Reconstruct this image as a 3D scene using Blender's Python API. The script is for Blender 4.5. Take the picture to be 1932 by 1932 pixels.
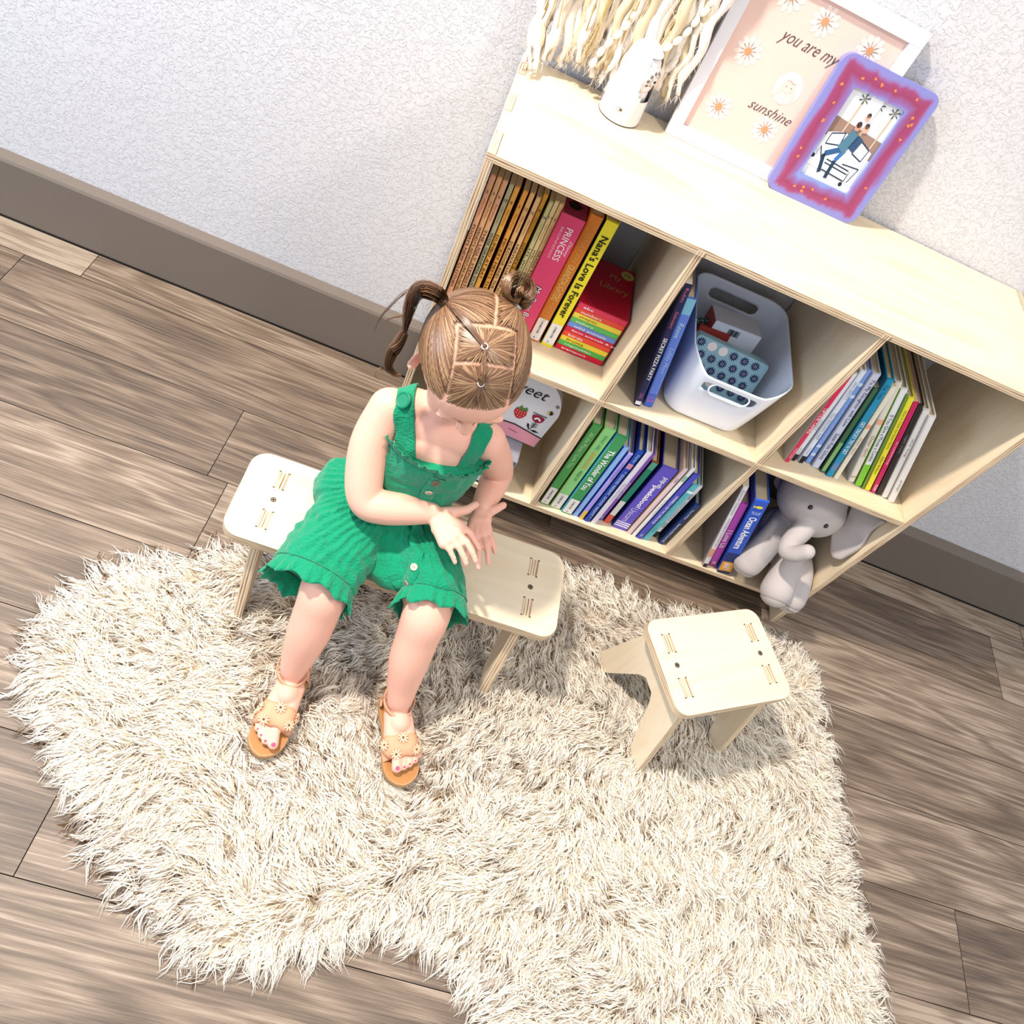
import bpy, bmesh, math, random
import numpy as np
from mathutils import Vector, Matrix

for o in list(bpy.data.objects):
    bpy.data.objects.remove(o, do_unlink=True)
SC = bpy.context.scene
COL = SC.collection
V = Vector
rad = math.radians

# ---------------------------------------------------------------- camera
CAMR = Vector((0.92391, 0.16568, 0.34488))      # image right
CAMD = Vector((0.33868, -0.77349, -0.53573))    # image down
CAMF = Vector((0.17800, 0.61177, -0.77075))     # viewing direction
cd = bpy.data.cameras.new('camera')
cam = bpy.data.objects.new('camera', cd)
COL.objects.link(cam)
m3 = Matrix((CAMR, -CAMD, -CAMF)).transposed()
cam.matrix_world = Matrix.Translation((0.00488, -1.01932, 1.33348)) @ m3.to_4x4()
cd.sensor_width = 36
cd.lens = 1499.7 / 1932 * 36
cd.clip_start = 0.05
SC.camera = cam

# ---------------------------------------------------------------- light
w = bpy.data.worlds.new('world')
SC.world = w
w.use_nodes = True
w.node_tree.nodes['Background'].inputs[0].default_value = (0.80, 0.88, 1.0, 1)
w.node_tree.nodes['Background'].inputs[1].default_value = 0.46

def area(name, loc, aim, size, energy, col, shape='DISK'):
    l = bpy.data.lights.new(name, 'AREA')
    l.shape = shape
    l.size = size
    l.energy = energy
    l.color = col
    o = bpy.data.objects.new(name, l)
    o.location = loc
    o.rotation_euler = (V(aim) - V(loc)).to_track_quat('-Z', 'Y').to_euler()
    COL.objects.link(o)
    return o

area('ceiling_downlight_key', (-0.85, -0.28, 2.5), (0.2, -0.1, 0.3), 0.13, 43, (1.0, 0.89, 0.78))
area('ceiling_downlight_room', (1.35, -1.15, 2.5), (0.4, -0.4, 0.2), 0.35, 13, (1.0, 0.90, 0.78))
area('window_light', (-2.0, -0.75, 1.25), (0.1, 0.25, 0.35), 0.9, 15, (0.66, 0.81, 1.0), 'SQUARE')

SC.view_settings.view_transform = 'Standard'
SC.view_settings.look = 'None'
SC.view_settings.exposure = 1.0
SC.view_settings.gamma = 1.0
SC.view_settings.use_curve_mapping = False

# ---------------------------------------------------------------- helpers
def lin(c):
    if isinstance(c, str):
        c = c.lstrip('#')
        c = tuple(int(c[i:i + 2], 16) / 255 for i in (0, 2, 4))
    return tuple((x / 12.92 if x <= 0.04045 else ((x + 0.055) / 1.055) ** 2.4) for x in c)

MC = {}
def mat(col, rough=0.5, sss=0.0, metal=0.0, bump=None, spec=0.3, coat=0.0, var=None, trans=0.0, key=None):
    """plain procedural material: colour (sRGB hex), optional noise bump (scale, strength) and colour variation (scale, amount)"""
    k = (col, rough, sss, metal, bump, spec, coat, var, trans, key)
    if k in MC:
        return MC[k]
    m = bpy.data.materials.new('mat')
    m.use_nodes = True
    nt = m.node_tree
    b = nt.nodes['Principled BSDF']
    c = lin(col)
    b.inputs['Base Color'].default_value = (*c, 1)
    b.inputs['Roughness'].default_value = rough
    b.inputs['Metallic'].default_value = metal
    b.inputs['Specular IOR Level'].default_value = spec
    b.inputs['Coat Weight'].default_value = coat
    b.inputs['Transmission Weight'].default_value = trans
    if sss:
        b.inputs['Subsurface Weight'].default_value = sss
        b.inputs['Subsurface Radius'].default_value = (1.0, 0.35, 0.2)
        b.inputs['Subsurface Scale'].default_value = 0.01
    if var or bump:
        tc = nt.nodes.new('ShaderNodeTexCoord')
    if var:
        n = nt.nodes.new('ShaderNodeTexNoise')
        n.inputs['Scale'].default_value = var[0]
        n.inputs['Detail'].default_value = 4
        nt.links.new(tc.outputs['Object'], n.inputs['Vector'])
        mx = nt.nodes.new('ShaderNodeMix')
        mx.data_type = 'RGBA'
        a = var[1]
        mx.inputs[6].default_value = (*[max(0, x * (1 - a)) for x in c], 1)
        mx.inputs[7].default_value = (*[min(1, x * (1 + a)) for x in c], 1)
        nt.links.new(n.outputs['Fac'], mx.inputs[0])
        nt.links.new(mx.outputs[2], b.inputs['Base Color'])
    if bump:
        n2 = nt.nodes.new('ShaderNodeTexNoise')
        n2.inputs['Scale'].default_value = bump[0]
        n2.inputs['Detail'].default_value = 5
        nt.links.new(tc.outputs['Object'], n2.inputs['Vector'])
        bp = nt.nodes.new('ShaderNodeBump')
        bp.inputs['Strength'].default_value = bump[1]
        bp.inputs['Distance'].default_value = bump[2] if len(bump) > 2 else 0.002
        nt.links.new(n2.outputs['Fac'], bp.inputs['Height'])
        nt.links.new(bp.outputs['Normal'], b.inputs['Normal'])
    MC[k] = m
    return m

def link(name, me, mats=(), parent=None, smooth=False):
    o = bpy.data.objects.new(name, me)
    COL.objects.link(o)
    for m in (mats if isinstance(mats, (list, tuple)) else [mats]):
        me.materials.append(m)
    if parent is not None:
        o.parent = parent
    if smooth:
        me.polygons.foreach_set('use_smooth', [True] * len(me.polygons))
    return o

def from_bm(name, bm, mats=(), parent=None, smooth=False):
    me = bpy.data.meshes.new(name)
    bmesh.ops.recalc_face_normals(bm, faces=bm.faces[:])
    bm.to_mesh(me)
    bm.free()
    return link(name, me, mats, parent, smooth)

def pydata(name, vs, fs, mats=(), parent=None, smooth=False):
    me = bpy.data.meshes.new(name)
    me.from_pydata([tuple(v) for v in vs], [], fs)
    me.update()
    return link(name, me, mats, parent, smooth)

def tag(o, label=None, cat=None, group=None, kind=None):
    if label: o['label'] = label
    if cat: o['category'] = cat
    if group: o['group'] = group
    if kind: o['kind'] = kind
    return o

def empty(name, loc=(0, 0, 0), rot=(0, 0, 0), label=None, cat=None, group=None, parent=None):
    o = bpy.data.objects.new(name, None)
    o.empty_display_size = 0.02
    COL.objects.link(o)
    o.location = loc
    o.rotation_euler = rot
    o.parent = parent
    return tag(o, label, cat, group)

def box(bm, a, b, bevel=0.0, seg=1, mi=0, M=None):
    x0, y0, z0 = a; x1, y1, z1 = b
    vs = [bm.verts.new(p) for p in ((x0, y0, z0), (x1, y0, z0), (x1, y1, z0), (x0, y1, z0), (x0, y0, z1), (x1, y0, z1), (x1, y1, z1), (x0, y1, z1))]
    fs = [bm.faces.new([vs[i] for i in f]) for f in ((0, 3, 2, 1), (4, 5, 6, 7), (0, 1, 5, 4), (1, 2, 6, 5), (2, 3, 7, 6), (3, 0, 4, 7))]
    for f in fs: f.material_index = mi
    if bevel:
        es = list({e for f in fs for e in f.edges})
        r = bmesh.ops.bevel(bm, geom=es, offset=bevel, segments=seg, affect='EDGES', profile=0.5)
        vs = list({v for f in r['faces'] for v in f.verts} | {v for v in vs if v.is_valid})
    if M is not None:
        bmesh.ops.transform(bm, matrix=M, verts=[v for v in vs if v.is_valid])
    return vs

def boxobj(name, a, b, mats, parent=None, bevel=0.0, seg=1):
    bm = bmesh.new()
    box(bm, a, b, bevel, seg)
    return from_bm(name, bm, mats, parent)

def rings(bm, rs, cap0=True, cap1=True, closed=True, mi=0):
    """skin a list of rings (each a list of points)"""
    R = [[bm.verts.new(p) for p in r] for r in rs]
    n = len(R[0])
    for i in range(len(R) - 1):
        for j in range(n if closed else n - 1):
            k = (j + 1) % n
            f = bm.faces.new((R[i][j], R[i][k], R[i + 1][k], R[i + 1][j]))
            f.material_index = mi
    if closed and cap0: bm.faces.new(R[0][::-1]).material_index = mi
    if closed and cap1: bm.faces.new(R[-1]).material_index = mi
    return R

def frame(t):
    t = V(t).normalized()
    a = V((0, 0, 1)) if abs(t.z) < 0.9 else V((1, 0, 0))
    u = t.cross(a).normalized()
    return u, t.cross(u).normalized()

def capsule(bm, a, b, ra, rb, n=20, k=5, flat=None):
    """round cone between two points"""
    a = V(a); b = V(b); t = (b - a)
    L = t.length
    t = t / L if L > 1e-7 else V((0, 0, 1))
    u, w = frame(t)
    rs = []
    for i in range(k):
        ph = math.pi / 2 * (1 - i / k)
        rr = ra * math.cos(ph) + 1e-5
        rs.append([a - t * ra * math.sin(ph) + (u * math.cos(x) + w * math.sin(x)) * rr for x in [2 * math.pi * j / n for j in range(n)]])
    for i in range(k + 1):
        ph = math.pi / 2 * i / k
        rr = rb * math.cos(ph) + 1e-5
        rs.append([b + t * rb * math.sin(ph) + (u * math.cos(x) + w * math.sin(x)) * rr for x in [2 * math.pi * j / n for j in range(n)]])
    rings(bm, rs)

def ellipsoid(bm, c, r, R=None, nu=28, nv=16):
    c = V(c)
    R = R or Matrix.Identity(3)
    rs = []
    for i in range(nv + 1):
        ph = math.pi * i / nv
        ph = min(max(ph, 0.01), math.pi - 0.01)
        rs.append([c + R @ V((r[0] * math.sin(ph) * math.cos(t), r[1] * math.sin(ph) * math.sin(t), r[2] * math.cos(ph))) for t in [2 * math.pi * j / nu for j in range(nu)]])
    rings(bm, rs)

def limb(bm, pts, radii, n=24):
    """smoothly tapering limb along a spline"""
    P = spline(pts, 7)
    r4 = [V((r, 0, 0)) for r in radii]
    RR = [v.x for v in spline(r4, 7)]
    tube(bm, P, RR, n)
    ellipsoid(bm, P[0], (RR[0],) * 3, nu=24, nv=14)
    ellipsoid(bm, P[-1], (RR[-1],) * 3, nu=24, nv=14)

def loft(bm, secs, n=36, mi=0, cap0=True, cap1=True):
    """secs: list of (centre, rx, ry, Rmat or None) ellipses in their own plane"""
    rs = []
    for s in secs:
        c, rx, ry = V(s[0]), s[1], s[2]
        R = s[3] if len(s) > 3 and s[3] is not None else Matrix.Identity(3)
        rs.append([c + R @ V((rx * math.cos(t), ry * math.sin(t), 0)) for t in [2 * math.pi * j / n for j in range(n)]])
    return rings(bm, rs, cap0, cap1, mi=mi)

def tube(bm, pts, r, n=8, mi=0, cap=True):
    pts = [V(p) for p in pts]
    if not isinstance(r, (list, tuple)): r = [r] * len(pts)
    rs = []
    u = None
    for i, p in enumerate(pts):
        t = (pts[min(i + 1, len(pts) - 1)] - pts[max(i - 1, 0)]).normalized()
        if u is None: u, _ = frame(t)
        u = (u - t * u.dot(t)).normalized()
        w_ = t.cross(u)
        rs.append([p + (u * math.cos(a) + w_ * math.sin(a)) * r[i] for a in [2 * math.pi * j / n for j in range(n)]])
    return rings(bm, rs, cap, cap, mi=mi)

def spline(pts, n=8):
    """Catmull-Rom through points"""
    P = [V(p) for p in pts]
    P = [P[0] * 2 - P[1]] + P + [P[-1] * 2 - P[-2]]
    out = []
    for i in range(1, len(P) - 2):
        for k in range(n):
            t = k / n
            out.append(0.5 * ((2 * P[i]) + (P[i + 1] - P[i - 1]) * t + (2 * P[i - 1] - 5 * P[i] + 4 * P[i + 1] - P[i + 2]) * t * t + (-P[i - 1] + 3 * P[i] - 3 * P[i + 1] + P[i + 2]) * t ** 3))
    out.append(P[-2])
    return out

def remesh(o, vox, smooth_it=4, fac=0.5):
    m = o.modifiers.new('remesh', 'REMESH')
    m.mode = 'VOXEL'
    m.voxel_size = vox
    m.use_smooth_shade = True
    if smooth_it:
        s = o.modifiers.new('smooth', 'SMOOTH')
        s.factor = fac
        s.iterations = smooth_it
    dg = bpy.context.evaluated_depsgraph_get()
    me = bpy.data.meshes.new_from_object(o.evaluated_get(dg))
    mats = [x for x in o.data.materials]
    o.modifiers.clear()
    o.data = me
    if not me.materials:
        for x in mats: me.materials.append(x)
    me.polygons.foreach_set('use_smooth', [True] * len(me.polygons))
    return o

def textmesh(s, L, H, org, ax, ay, m, parent, name='title_lettering', shear=0.0, off=0.0, sp=1.0, track=1.0):
    """lettering fitted into a box L long (along ax) and H high (along ay), a thin raised print"""
    c = bpy.data.curves.new('t', 'FONT')
    c.body = s
    c.shear = shear
    c.offset = off
    c.space_character = track
    c.resolution_u = 2
    to = bpy.data.objects.new('t', c)
    me = bpy.data.meshes.new_from_object(to)
    bpy.data.objects.remove(to)
    n = len(me.vertices)
    co = np.zeros(n * 3)
    me.vertices.foreach_get('co', co)
    co = co.reshape(-1, 3)
    lo = co.min(0); hi = co.max(0)
    sx = L / (hi[0] - lo[0]); sy = H / (hi[1] - lo[1])
    ax = V(ax).normalized(); ay = V(ay).normalized()
    A = np.array(ax); B = np.array(ay)
    out = np.array(V(org)) + np.outer((co[:, 0] - lo[0]) * sx, A) + np.outer((co[:, 1] - lo[1]) * sy, B)
    me.vertices.foreach_set('co', out.ravel())
    me.update()
    o = bpy.data.objects.new(name, me)
    COL.objects.link(o)
    me.materials.clear()
    me.materials.append(m)
    o.parent = parent
    return o

def poly(name, pts, m, parent=None, thick=None, n=None):
    """flat polygon (or thin plate when thick given, extruded along n)"""
    bm = bmesh.new()
    vs = [bm.verts.new(p) for p in pts]
    f = bm.faces.new(vs)
    if thick:
        r = bmesh.ops.extrude_face_region(bm, geom=[f])
        nv = [g for g in r['geom'] if isinstance(g, bmesh.types.BMVert)]
        bmesh.ops.translate(bm, verts=nv, vec=V(n).normalized() * thick)
    return from_bm(name, bm, m, parent)

def rrect(x0, y0, x1, y1, r, k=6):
    out = []
    for cx, cy, a0 in ((x1 - r, y1 - r, 0), (x0 + r, y1 - r, 90), (x0 + r, y0 + r, 180), (x1 - r, y0 + r, 270)):
        for i in range(k + 1):
            a = rad(a0 + 90 * i / k)
            out.append((cx + r * math.cos(a), cy + r * math.sin(a)))
    return out

def npmesh(name, verts, faces, m, parent=None, attr=None, smooth=True):
    """big quad mesh from numpy arrays"""
    me = bpy.data.meshes.new(name)
    nf, k = faces.shape
    me.vertices.add(len(verts))
    me.vertices.foreach_set('co', verts.astype(np.float32).ravel())
    me.loops.add(nf * k)
    me.loops.foreach_set('vertex_index', faces.astype(np.int32).ravel())
    me.polygons.add(nf)
    me.polygons.foreach_set('loop_start', np.arange(0, nf * k, k, dtype=np.int32))
    me.polygons.foreach_set('loop_total', np.full(nf, k, dtype=np.int32))
    me.update(calc_edges=True)
    if attr is not None:
        for nm, data in attr.items():
            if data.ndim == 1:
                a = me.attributes.new(nm, 'FLOAT', 'POINT')
                a.data.foreach_set('value', data.astype(np.float32))
            else:
                a = me.attributes.new(nm, 'FLOAT_COLOR', 'POINT')
                a.data.foreach_set('color', data.astype(np.float32).ravel())
    return link(name, me, m, parent, smooth)

def nodes(m):
    m.use_nodes = True
    return m.node_tree, m.node_tree.nodes['Principled BSDF']

def N(nt, t, **kw):
    n = nt.nodes.new(t)
    for k, v in kw.items():
        if k.startswith('_'): setattr(n, k[1:], v)
        else:
            key = k.replace('__', ' ')
            n.inputs[int(key[1:]) if key[0] == 'i' and key[1:].isdigit() else key].default_value = v
    return n

def ramp(nt, stops):
    r = nt.nodes.new('ShaderNodeValToRGB')
    el = r.color_ramp.elements
    while len(el) < len(stops): el.new(0.5)
    for e, (p, c) in zip(el, stops):
        e.position = p
        e.color = (*(lin(c) if isinstance(c, str) else c), 1)
    return r

# dimensions (metres): the bookshelf stands along x, its front at y=0
SW, SH, SD, T = 0.9716, 0.76, 0.311, 0.0123
X1, X2, ZM, ZB = 0.3234, 0.6377, 0.4259, 0.0938
WA = -0.0161                                  # the wall runs very slightly out of square to the shelf
def wally(x): return 0.3278 + WA * x
# ================================================================ structure
def mat_floor():
    m = bpy.data.materials.new('floor_planks')
    nt, b = nodes(m)
    L = nt.links.new
    uv = N(nt, 'ShaderNodeUVMap', _uv_map='plank')
    at = N(nt, 'ShaderNodeAttribute', _attribute_name='rnd')
    addv = N(nt, 'ShaderNodeVectorMath', _operation='ADD')
    cmb = N(nt, 'ShaderNodeCombineXYZ')
    mul = N(nt, 'ShaderNodeMath', _operation='MULTIPLY', i1=37.0)
    L(at.outputs['Fac'], mul.inputs[0]); L(mul.outputs[0], cmb.inputs[2])
    L(uv.outputs[0], addv.inputs[0]); L(cmb.outputs[0], addv.inputs[1])
    # warp for cathedral grain
    mp = N(nt, 'ShaderNodeMapping'); mp.inputs['Scale'].default_value = (1.1, 9.0, 1)
    L(addv.outputs[0], mp.inputs[0])
    n1 = N(nt, 'ShaderNodeTexNoise', Scale=1.7, Detail=2.0, Distortion=0.6); L(mp.outputs[0], n1.inputs['Vector'])
    ml = N(nt, 'ShaderNodeMath', _operation='MULTIPLY', i1=34.0); L(n1.outputs['Fac'], ml.inputs[0])
    sn = N(nt, 'ShaderNodeMath', _operation='SINE'); L(ml.outputs[0], sn.inputs[0])
    mp2 = N(nt, 'ShaderNodeMapping'); mp2.inputs['Scale'].default_value = (3.0, 110.0, 1)
    L(addv.outputs[0], mp2.inputs[0])
    n2 = N(nt, 'ShaderNodeTexNoise', Scale=2.2, Detail=6.0, Roughness=0.65); L(mp2.outputs[0], n2.inputs['Vector'])
    mp3 = N(nt, 'ShaderNodeMapping'); mp3.inputs['Scale'].default_value = (1.2, 5.0, 1)
    L(addv.outputs[0], mp3.inputs[0])
    n3 = N(nt, 'ShaderNodeTexNoise', Scale=2.5, Detail=3.0); L(mp3.outputs[0], n3.inputs['Vector'])
    a1 = N(nt, 'ShaderNodeMath', _operation='MULTIPLY_ADD', i1=0.10); L(sn.outputs[0], a1.inputs[0]); L(n2.outputs['Fac'], a1.inputs[2])
    a2 = N(nt, 'ShaderNodeMath', _operation='MULTIPLY_ADD', i1=0.30); L(n3.outputs['Fac'], a2.inputs[0]); L(a1.outputs[0], a2.inputs[2])
    a3 = N(nt, 'ShaderNodeMath', _operation='MULTIPLY_ADD', i1=0.34); L(at.outputs['Fac'], a3.inputs[0]); L(a2.outputs[0], a3.inputs[2])
    r = ramp(nt, [(0.45, '#43362d'), (0.70, '#675748'), (0.90, '#867463'), (1.0, '#9d8d7b')])
    sc = N(nt, 'ShaderNodeMath', _operation='MULTIPLY', i1=0.98); L(a3.outputs[0], sc.inputs[0])
    L(sc.outputs[0], r.inputs[0])
    L(r.outputs[0], b.inputs['Base Color'])
    b.inputs['Roughness'].default_value = 0.5
    bp = N(nt, 'ShaderNodeBump', Strength=0.35, Distance=0.0012); L(a1.outputs[0], bp.inputs['Height']); L(bp.outputs[0], b.inputs['Normal'])
    return m

def build_floor():
    random.seed(4)
    vs, fs, uvs, rn = [], [], [], []
    PW, PL = 0.18, 1.22
    joints = {0: -0.244, -5: 0.045, -4: -0.62, 1: 0.936, 2: 0.40, -1: 0.62, -2: 0.15}
    rnds = {}
    for r in range(-14, 4):
        y1 = -0.138 - PW * 0 + PW * r
        y0 = y1 - PW
        j = joints.get(r, random.uniform(-0.6, 0.6))
        for k in range(-3, 4):
            x0, x1 = j + PL * k, j + PL * (k + 1)
            rr = random.random()
            if r == 1 and k == 0: rr = 0.75
            if r == 1 and k == -1: rr = 0.25
            g = 0.0007
            for (a, b_, c, d, z, dark) in ((x0 + g, y0 + g, x1 - g, y1 - g, 0.0, 0),):
                i = len(vs)
                vs += [(a, b_, z), (c, b_, z), (c, d, z), (a, d, z)]
                fs.append((i, i + 1, i + 2, i + 3))
                uvs += [(0, 0), (c - a, 0), (c - a, d - b_), (0, d - b_)]
                rn += [rr] * 4
    me = bpy.data.meshes.new('floor')
    # rotate the boards with the wall
    c_, s_ = math.cos(math.atan(WA)), math.sin(math.atan(WA))
    vs = [(x * c_ - y * s_, x * s_ + y * c_, z) for x, y, z in vs]
    i = len(vs)
    vs += [(-4, -4, -0.004), (5, -4, -0.004), (5, 1.2, -0.004), (-4, 1.2, -0.004)]
    fs.append((i, i + 1, i + 2, i + 3)); uvs += [(0, 0)] * 4; rn += [0] * 4
    me.from_pydata(vs, [], fs)
    u = me.uv_layers.new(name='plank')
    for l in me.loops: u.data[l.index].uv = uvs[l.vertex_index]
    a = me.attributes.new('rnd', 'FLOAT', 'POINT')
    a.data.foreach_set('value', rn)
    o = link('floor', me, [mat_floor(), mat('#1c1510', 0.9)])
    me.polygons[len(fs) - 1].material_index = 1
    tag(o, kind='structure')
build_floor()

def mat_wall():
    m = bpy.data.materials.new('wall_orange_peel')
    nt, b = nodes(m)
    L = nt.links.new
    tc = N(nt, 'ShaderNodeTexCoord')
    n = N(nt, 'ShaderNodeTexNoise', Scale=105.0, Detail=5.0, Roughness=0.6, Distortion=0.9); L(tc.outputs['Object'], n.inputs['Vector'])
    n2 = N(nt, 'ShaderNodeTexNoise', Scale=30.0, Detail=2.0); L(tc.outputs['Object'], n2.inputs['Vector'])
    r = ramp(nt, [(0.47, (0, 0, 0)), (0.53, (1, 1, 1))]); L(n.outputs['Fac'], r.inputs[0])
    ad = N(nt, 'ShaderNodeMath', _operation='MULTIPLY_ADD', i1=0.5); L(n2.outputs['Fac'], ad.inputs[0]); L(r.outputs[0], ad.inputs[2])
    bp = N(nt, 'ShaderNodeBump', Strength=0.55, Distance=0.0018); L(ad.outputs[0], bp.inputs['Height'])
    L(bp.outputs[0], b.inputs['Normal'])
    b.inputs['Base Color'].default_value = (*lin('#cbcacd'), 1)
    b.inputs['Roughness'].default_value = 0.55
    return m

X0, XE = -3.0, 4.0
pydata('wall_back', [(X0, wally(X0), 0), (XE, wally(XE), 0), (XE, wally(XE), 2.6), (X0, wally(X0), 2.6),
                     (X0, wally(X0) + .1, 0), (XE, wally(XE) + .1, 0), (XE, wally(XE) + .1, 2.6), (X0, wally(X0) + .1, 2.6)],
       [(0, 1, 2, 3), (5, 4, 7, 6), (3, 2, 6, 7), (4, 0, 3, 7), (1, 5, 6, 2)], mat_wall())['kind'] = 'structure'
# grey-brown baseboard with a small ledge on top
def build_base():
    bm = bmesh.new()
    prof = [(0.0255, 0.004), (0.0255, 0.006), (0.0255, 0.142), (0.0225, 0.148), (0.0, 0.152), (0.0, 0.004)]
    R = []
    for x in (X0, XE):
        R.append([bm.verts.new((x, wally(x) - d - 0.0002, z)) for d, z in prof])
    n = len(prof)
    for j in range(n - 1):
        bm.faces.new((R[0][j], R[1][j], R[1][j + 1], R[0][j + 1]))
    bm.faces.new(R[0]); bm.faces.new(R[1])
    tag(from_bm('baseboard_back', bm, mat('#6f655c', 0.42, bump=(300, 0.05))), kind='structure')
    bm = bmesh.new()
    a = [(x, wally(x) - 0.0275, z) for x in (X0, XE) for z in (0.0, 0.005)]
    b_ = [(x, wally(x) - 0.001, z) for x in (X0, XE) for z in (0.0, 0.005)]
    vs = [bm.verts.new(p) for p in a + b_]
    for f in ((0, 2, 3, 1), (1, 3, 7, 5), (4, 5, 7, 6), (0, 1, 5, 4), (2, 6, 7, 3)): bm.faces.new([vs[i] for i in f])
    tag(from_bm('trim_1', bm, mat('#17120f', 0.8)), kind='structure')
build_base()

# ================================================================ plywood
def mat_ply(scale=1.0, along='X', key=0, tone=('#d6c09e', '#e2d0b2', '#d2b892')):
    m = bpy.data.materials.new('birch_face')
    nt, b = nodes(m)
    L = nt.links.new
    tc = N(nt, 'ShaderNodeTexCoord')
    mp = N(nt, 'ShaderNodeMapping')
    mp.inputs['Scale'].default_value = {'X': (1.2, 9, 9), 'Y': (9, 1.2, 9), 'Z': (9, 9, 1.2)}[along]
    mp.inputs['Location'].default_value = (key * 1.7, key * 0.9, key * 0.4)
    L(tc.outputs['Object'], mp.inputs[0])
    n = N(nt, 'ShaderNodeTexNoise', Scale=1.6 * scale, Detail=5.0, Roughness=0.6, Distortion=0.8); L(mp.outputs[0], n.inputs['Vector'])
    r = ramp(nt, [(0.3, tone[0]), (0.5, tone[1]), (0.72, tone[2])]); L(n.outputs['Fac'], r.inputs[0])
    L(r.outputs[0], b.inputs['Base Color'])
    b.inputs['Roughness'].default_value = 0.45
    b.inputs['Specular IOR Level'].default_value = 0.35
    return m

def mat_edge(axis='Z', period=0.0041, off=0.0):
    m = bpy.data.materials.new('ply_edge')
    nt, b = nodes(m)
    L = nt.links.new
    tc = N(nt, 'ShaderNodeTexCoord')
    sp = N(nt, 'ShaderNodeSeparateXYZ'); L(tc.outputs['Object'], sp.inputs[0])
    a = N(nt, 'ShaderNodeMath', _operation='SUBTRACT', i1=off); L(sp.outputs[axis], a.inputs[0])
    mm = N(nt, 'ShaderNodeMath', _operation='MULTIPLY', i1=2 * math.pi / period); L(a.outputs[0], mm.inputs[0])
    s = N(nt, 'ShaderNodeMath', _operation='SINE'); L(mm.outputs[0], s.inputs[0])
    mp = N(nt, 'ShaderNodeMapping')
    mp.inputs['Scale'].default_value = {'X': (900, 14, 14), 'Y': (14, 900, 14), 'Z': (14, 14, 900)}[axis]
    L(tc.outputs['Object'], mp.inputs[0])
    n = N(nt, 'ShaderNodeTexNoise', Scale=1.0, Detail=2.0); L(mp.outputs[0], n.inputs['Vector'])
    ad = N(nt, 'ShaderNodeMath', _operation='MULTIPLY_ADD', i1=0.22); L(s.outputs[0], ad.inputs[0]); L(n.outputs['Fac'], ad.inputs[2])
    r = ramp(nt, [(0.20, '#6f4f35'), (0.30, '#b39270'), (0.5, '#d3bb98'), (0.8, '#e3d3ba')]); L(ad.outputs[0], r.inputs[0])
    L(r.outputs[0], b.inputs['Base Color'])
    b.inputs['Roughness'].default_value = 0.6
    return m

PX, PY_, PZ = mat_ply(along='X', key=1), mat_ply(along='Y', key=2), mat_ply(along='Z', key=3)
EZ, EX = mat_edge('Z'), mat_edge('X')
GAP = mat('#3a2c20', 0.9)

def panel(name, a, b_, thin, face, edge, parent):
    """plywood board: broad faces use the face veneer, narrow ones the layered edge. local origin at the board's min corner"""
    bm = bmesh.new()
    d = [b_[i] - a[i] for i in range(3)]
    box(bm, (0, 0, 0), d, 0.0007)
    bm.normal_update()
    for f in bm.faces:
        nn = [abs(x) for x in f.normal]
        f.material_index = 0 if nn[thin] > 0.8 else 1
    o = from_bm(name, bm, [face, edge], parent)
    o.location = a
    return o

shelf = empty('bookshelf', (0, 0, 0), label='birch plywood bookshelf with six cubbies standing against the white wall', cat='bookshelf')
def notched_side(x, parent):
    # side board, notched at the back for the baseboard
    bm = bmesh.new()
    yb = 0.283
    pr = [(0, 0), (yb, 0), (yb, 0.16), (SD, 0.16), (SD, SH - T), (0, SH - T)]
    A = [bm.verts.new((0, y, z)) for y, z in pr]
    B = [bm.verts.new((T, y, z)) for y, z in pr]
    bm.faces.new(A).material_index = 0
    bm.faces.new(B[::-1]).material_index = 0
    for i in range(6):
        j = (i + 1) % 6
        bm.faces.new((A[i], A[j], B[j], B[i])).material_index = 1
    o = from_bm('side_panel', bm, [PZ, EX], parent)
    o.location = (x, 0, 0)
notched_side(0, shelf)
notched_side(SW - T, shelf)
panel('top_panel', (0, 0, SH - T), (SW, SD, SH), 2, PX, EZ, shelf)
panel('shelf_board', (T, 0.0006, ZM - T), (SW - T, SD - 0.002, ZM), 2, PX, EZ, shelf)
panel('shelf_board', (T, 0.0006, ZB - T), (SW - T, 0.28, ZB), 2, PX, EZ, shelf)
for xx in (X1, X2):
    panel('divider', (xx, 0.001, ZM), (xx + T, SD - 0.002, SH - T), 0, PZ, EX, shelf)
    panel('divider', (xx, 0.001, ZB), (xx + T, 0.28, ZM - T), 0, PZ, EX, shelf)
# box joint tabs showing on the top at both ends
for sx in (0, 1):
    for (y0, y1) in ((0.0, 0.062), (0.125, 0.178), (0.245, SD)):
        x0 = 0.0 if sx == 0 else SW - T
        bm = bmesh.new()
        box(bm, (x0 + .0001, y0 + .0002, SH - 0.004), (x0 + T, y1 - .0002, SH + 0.0002), 0)
        from_bm('joint_tab', bm, [EX if False else mat_edge('X', 0.0041)], shelf)
        bm = bmesh.new()
        xa, xb = (x0 + T, x0 + T + .0007) if sx == 0 else (x0 - .0007, x0)
        box(bm, (xa, y0 + .002, SH - .002), (xb, y1 - .002, SH + 0.00025))
        if y0 > 0: box(bm, (x0 + .002, y0 - .0006, SH - .002), (x0 + T, y0, SH + 0.00025))
        from_bm('joint_gap', bm, GAP, shelf)
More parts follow.
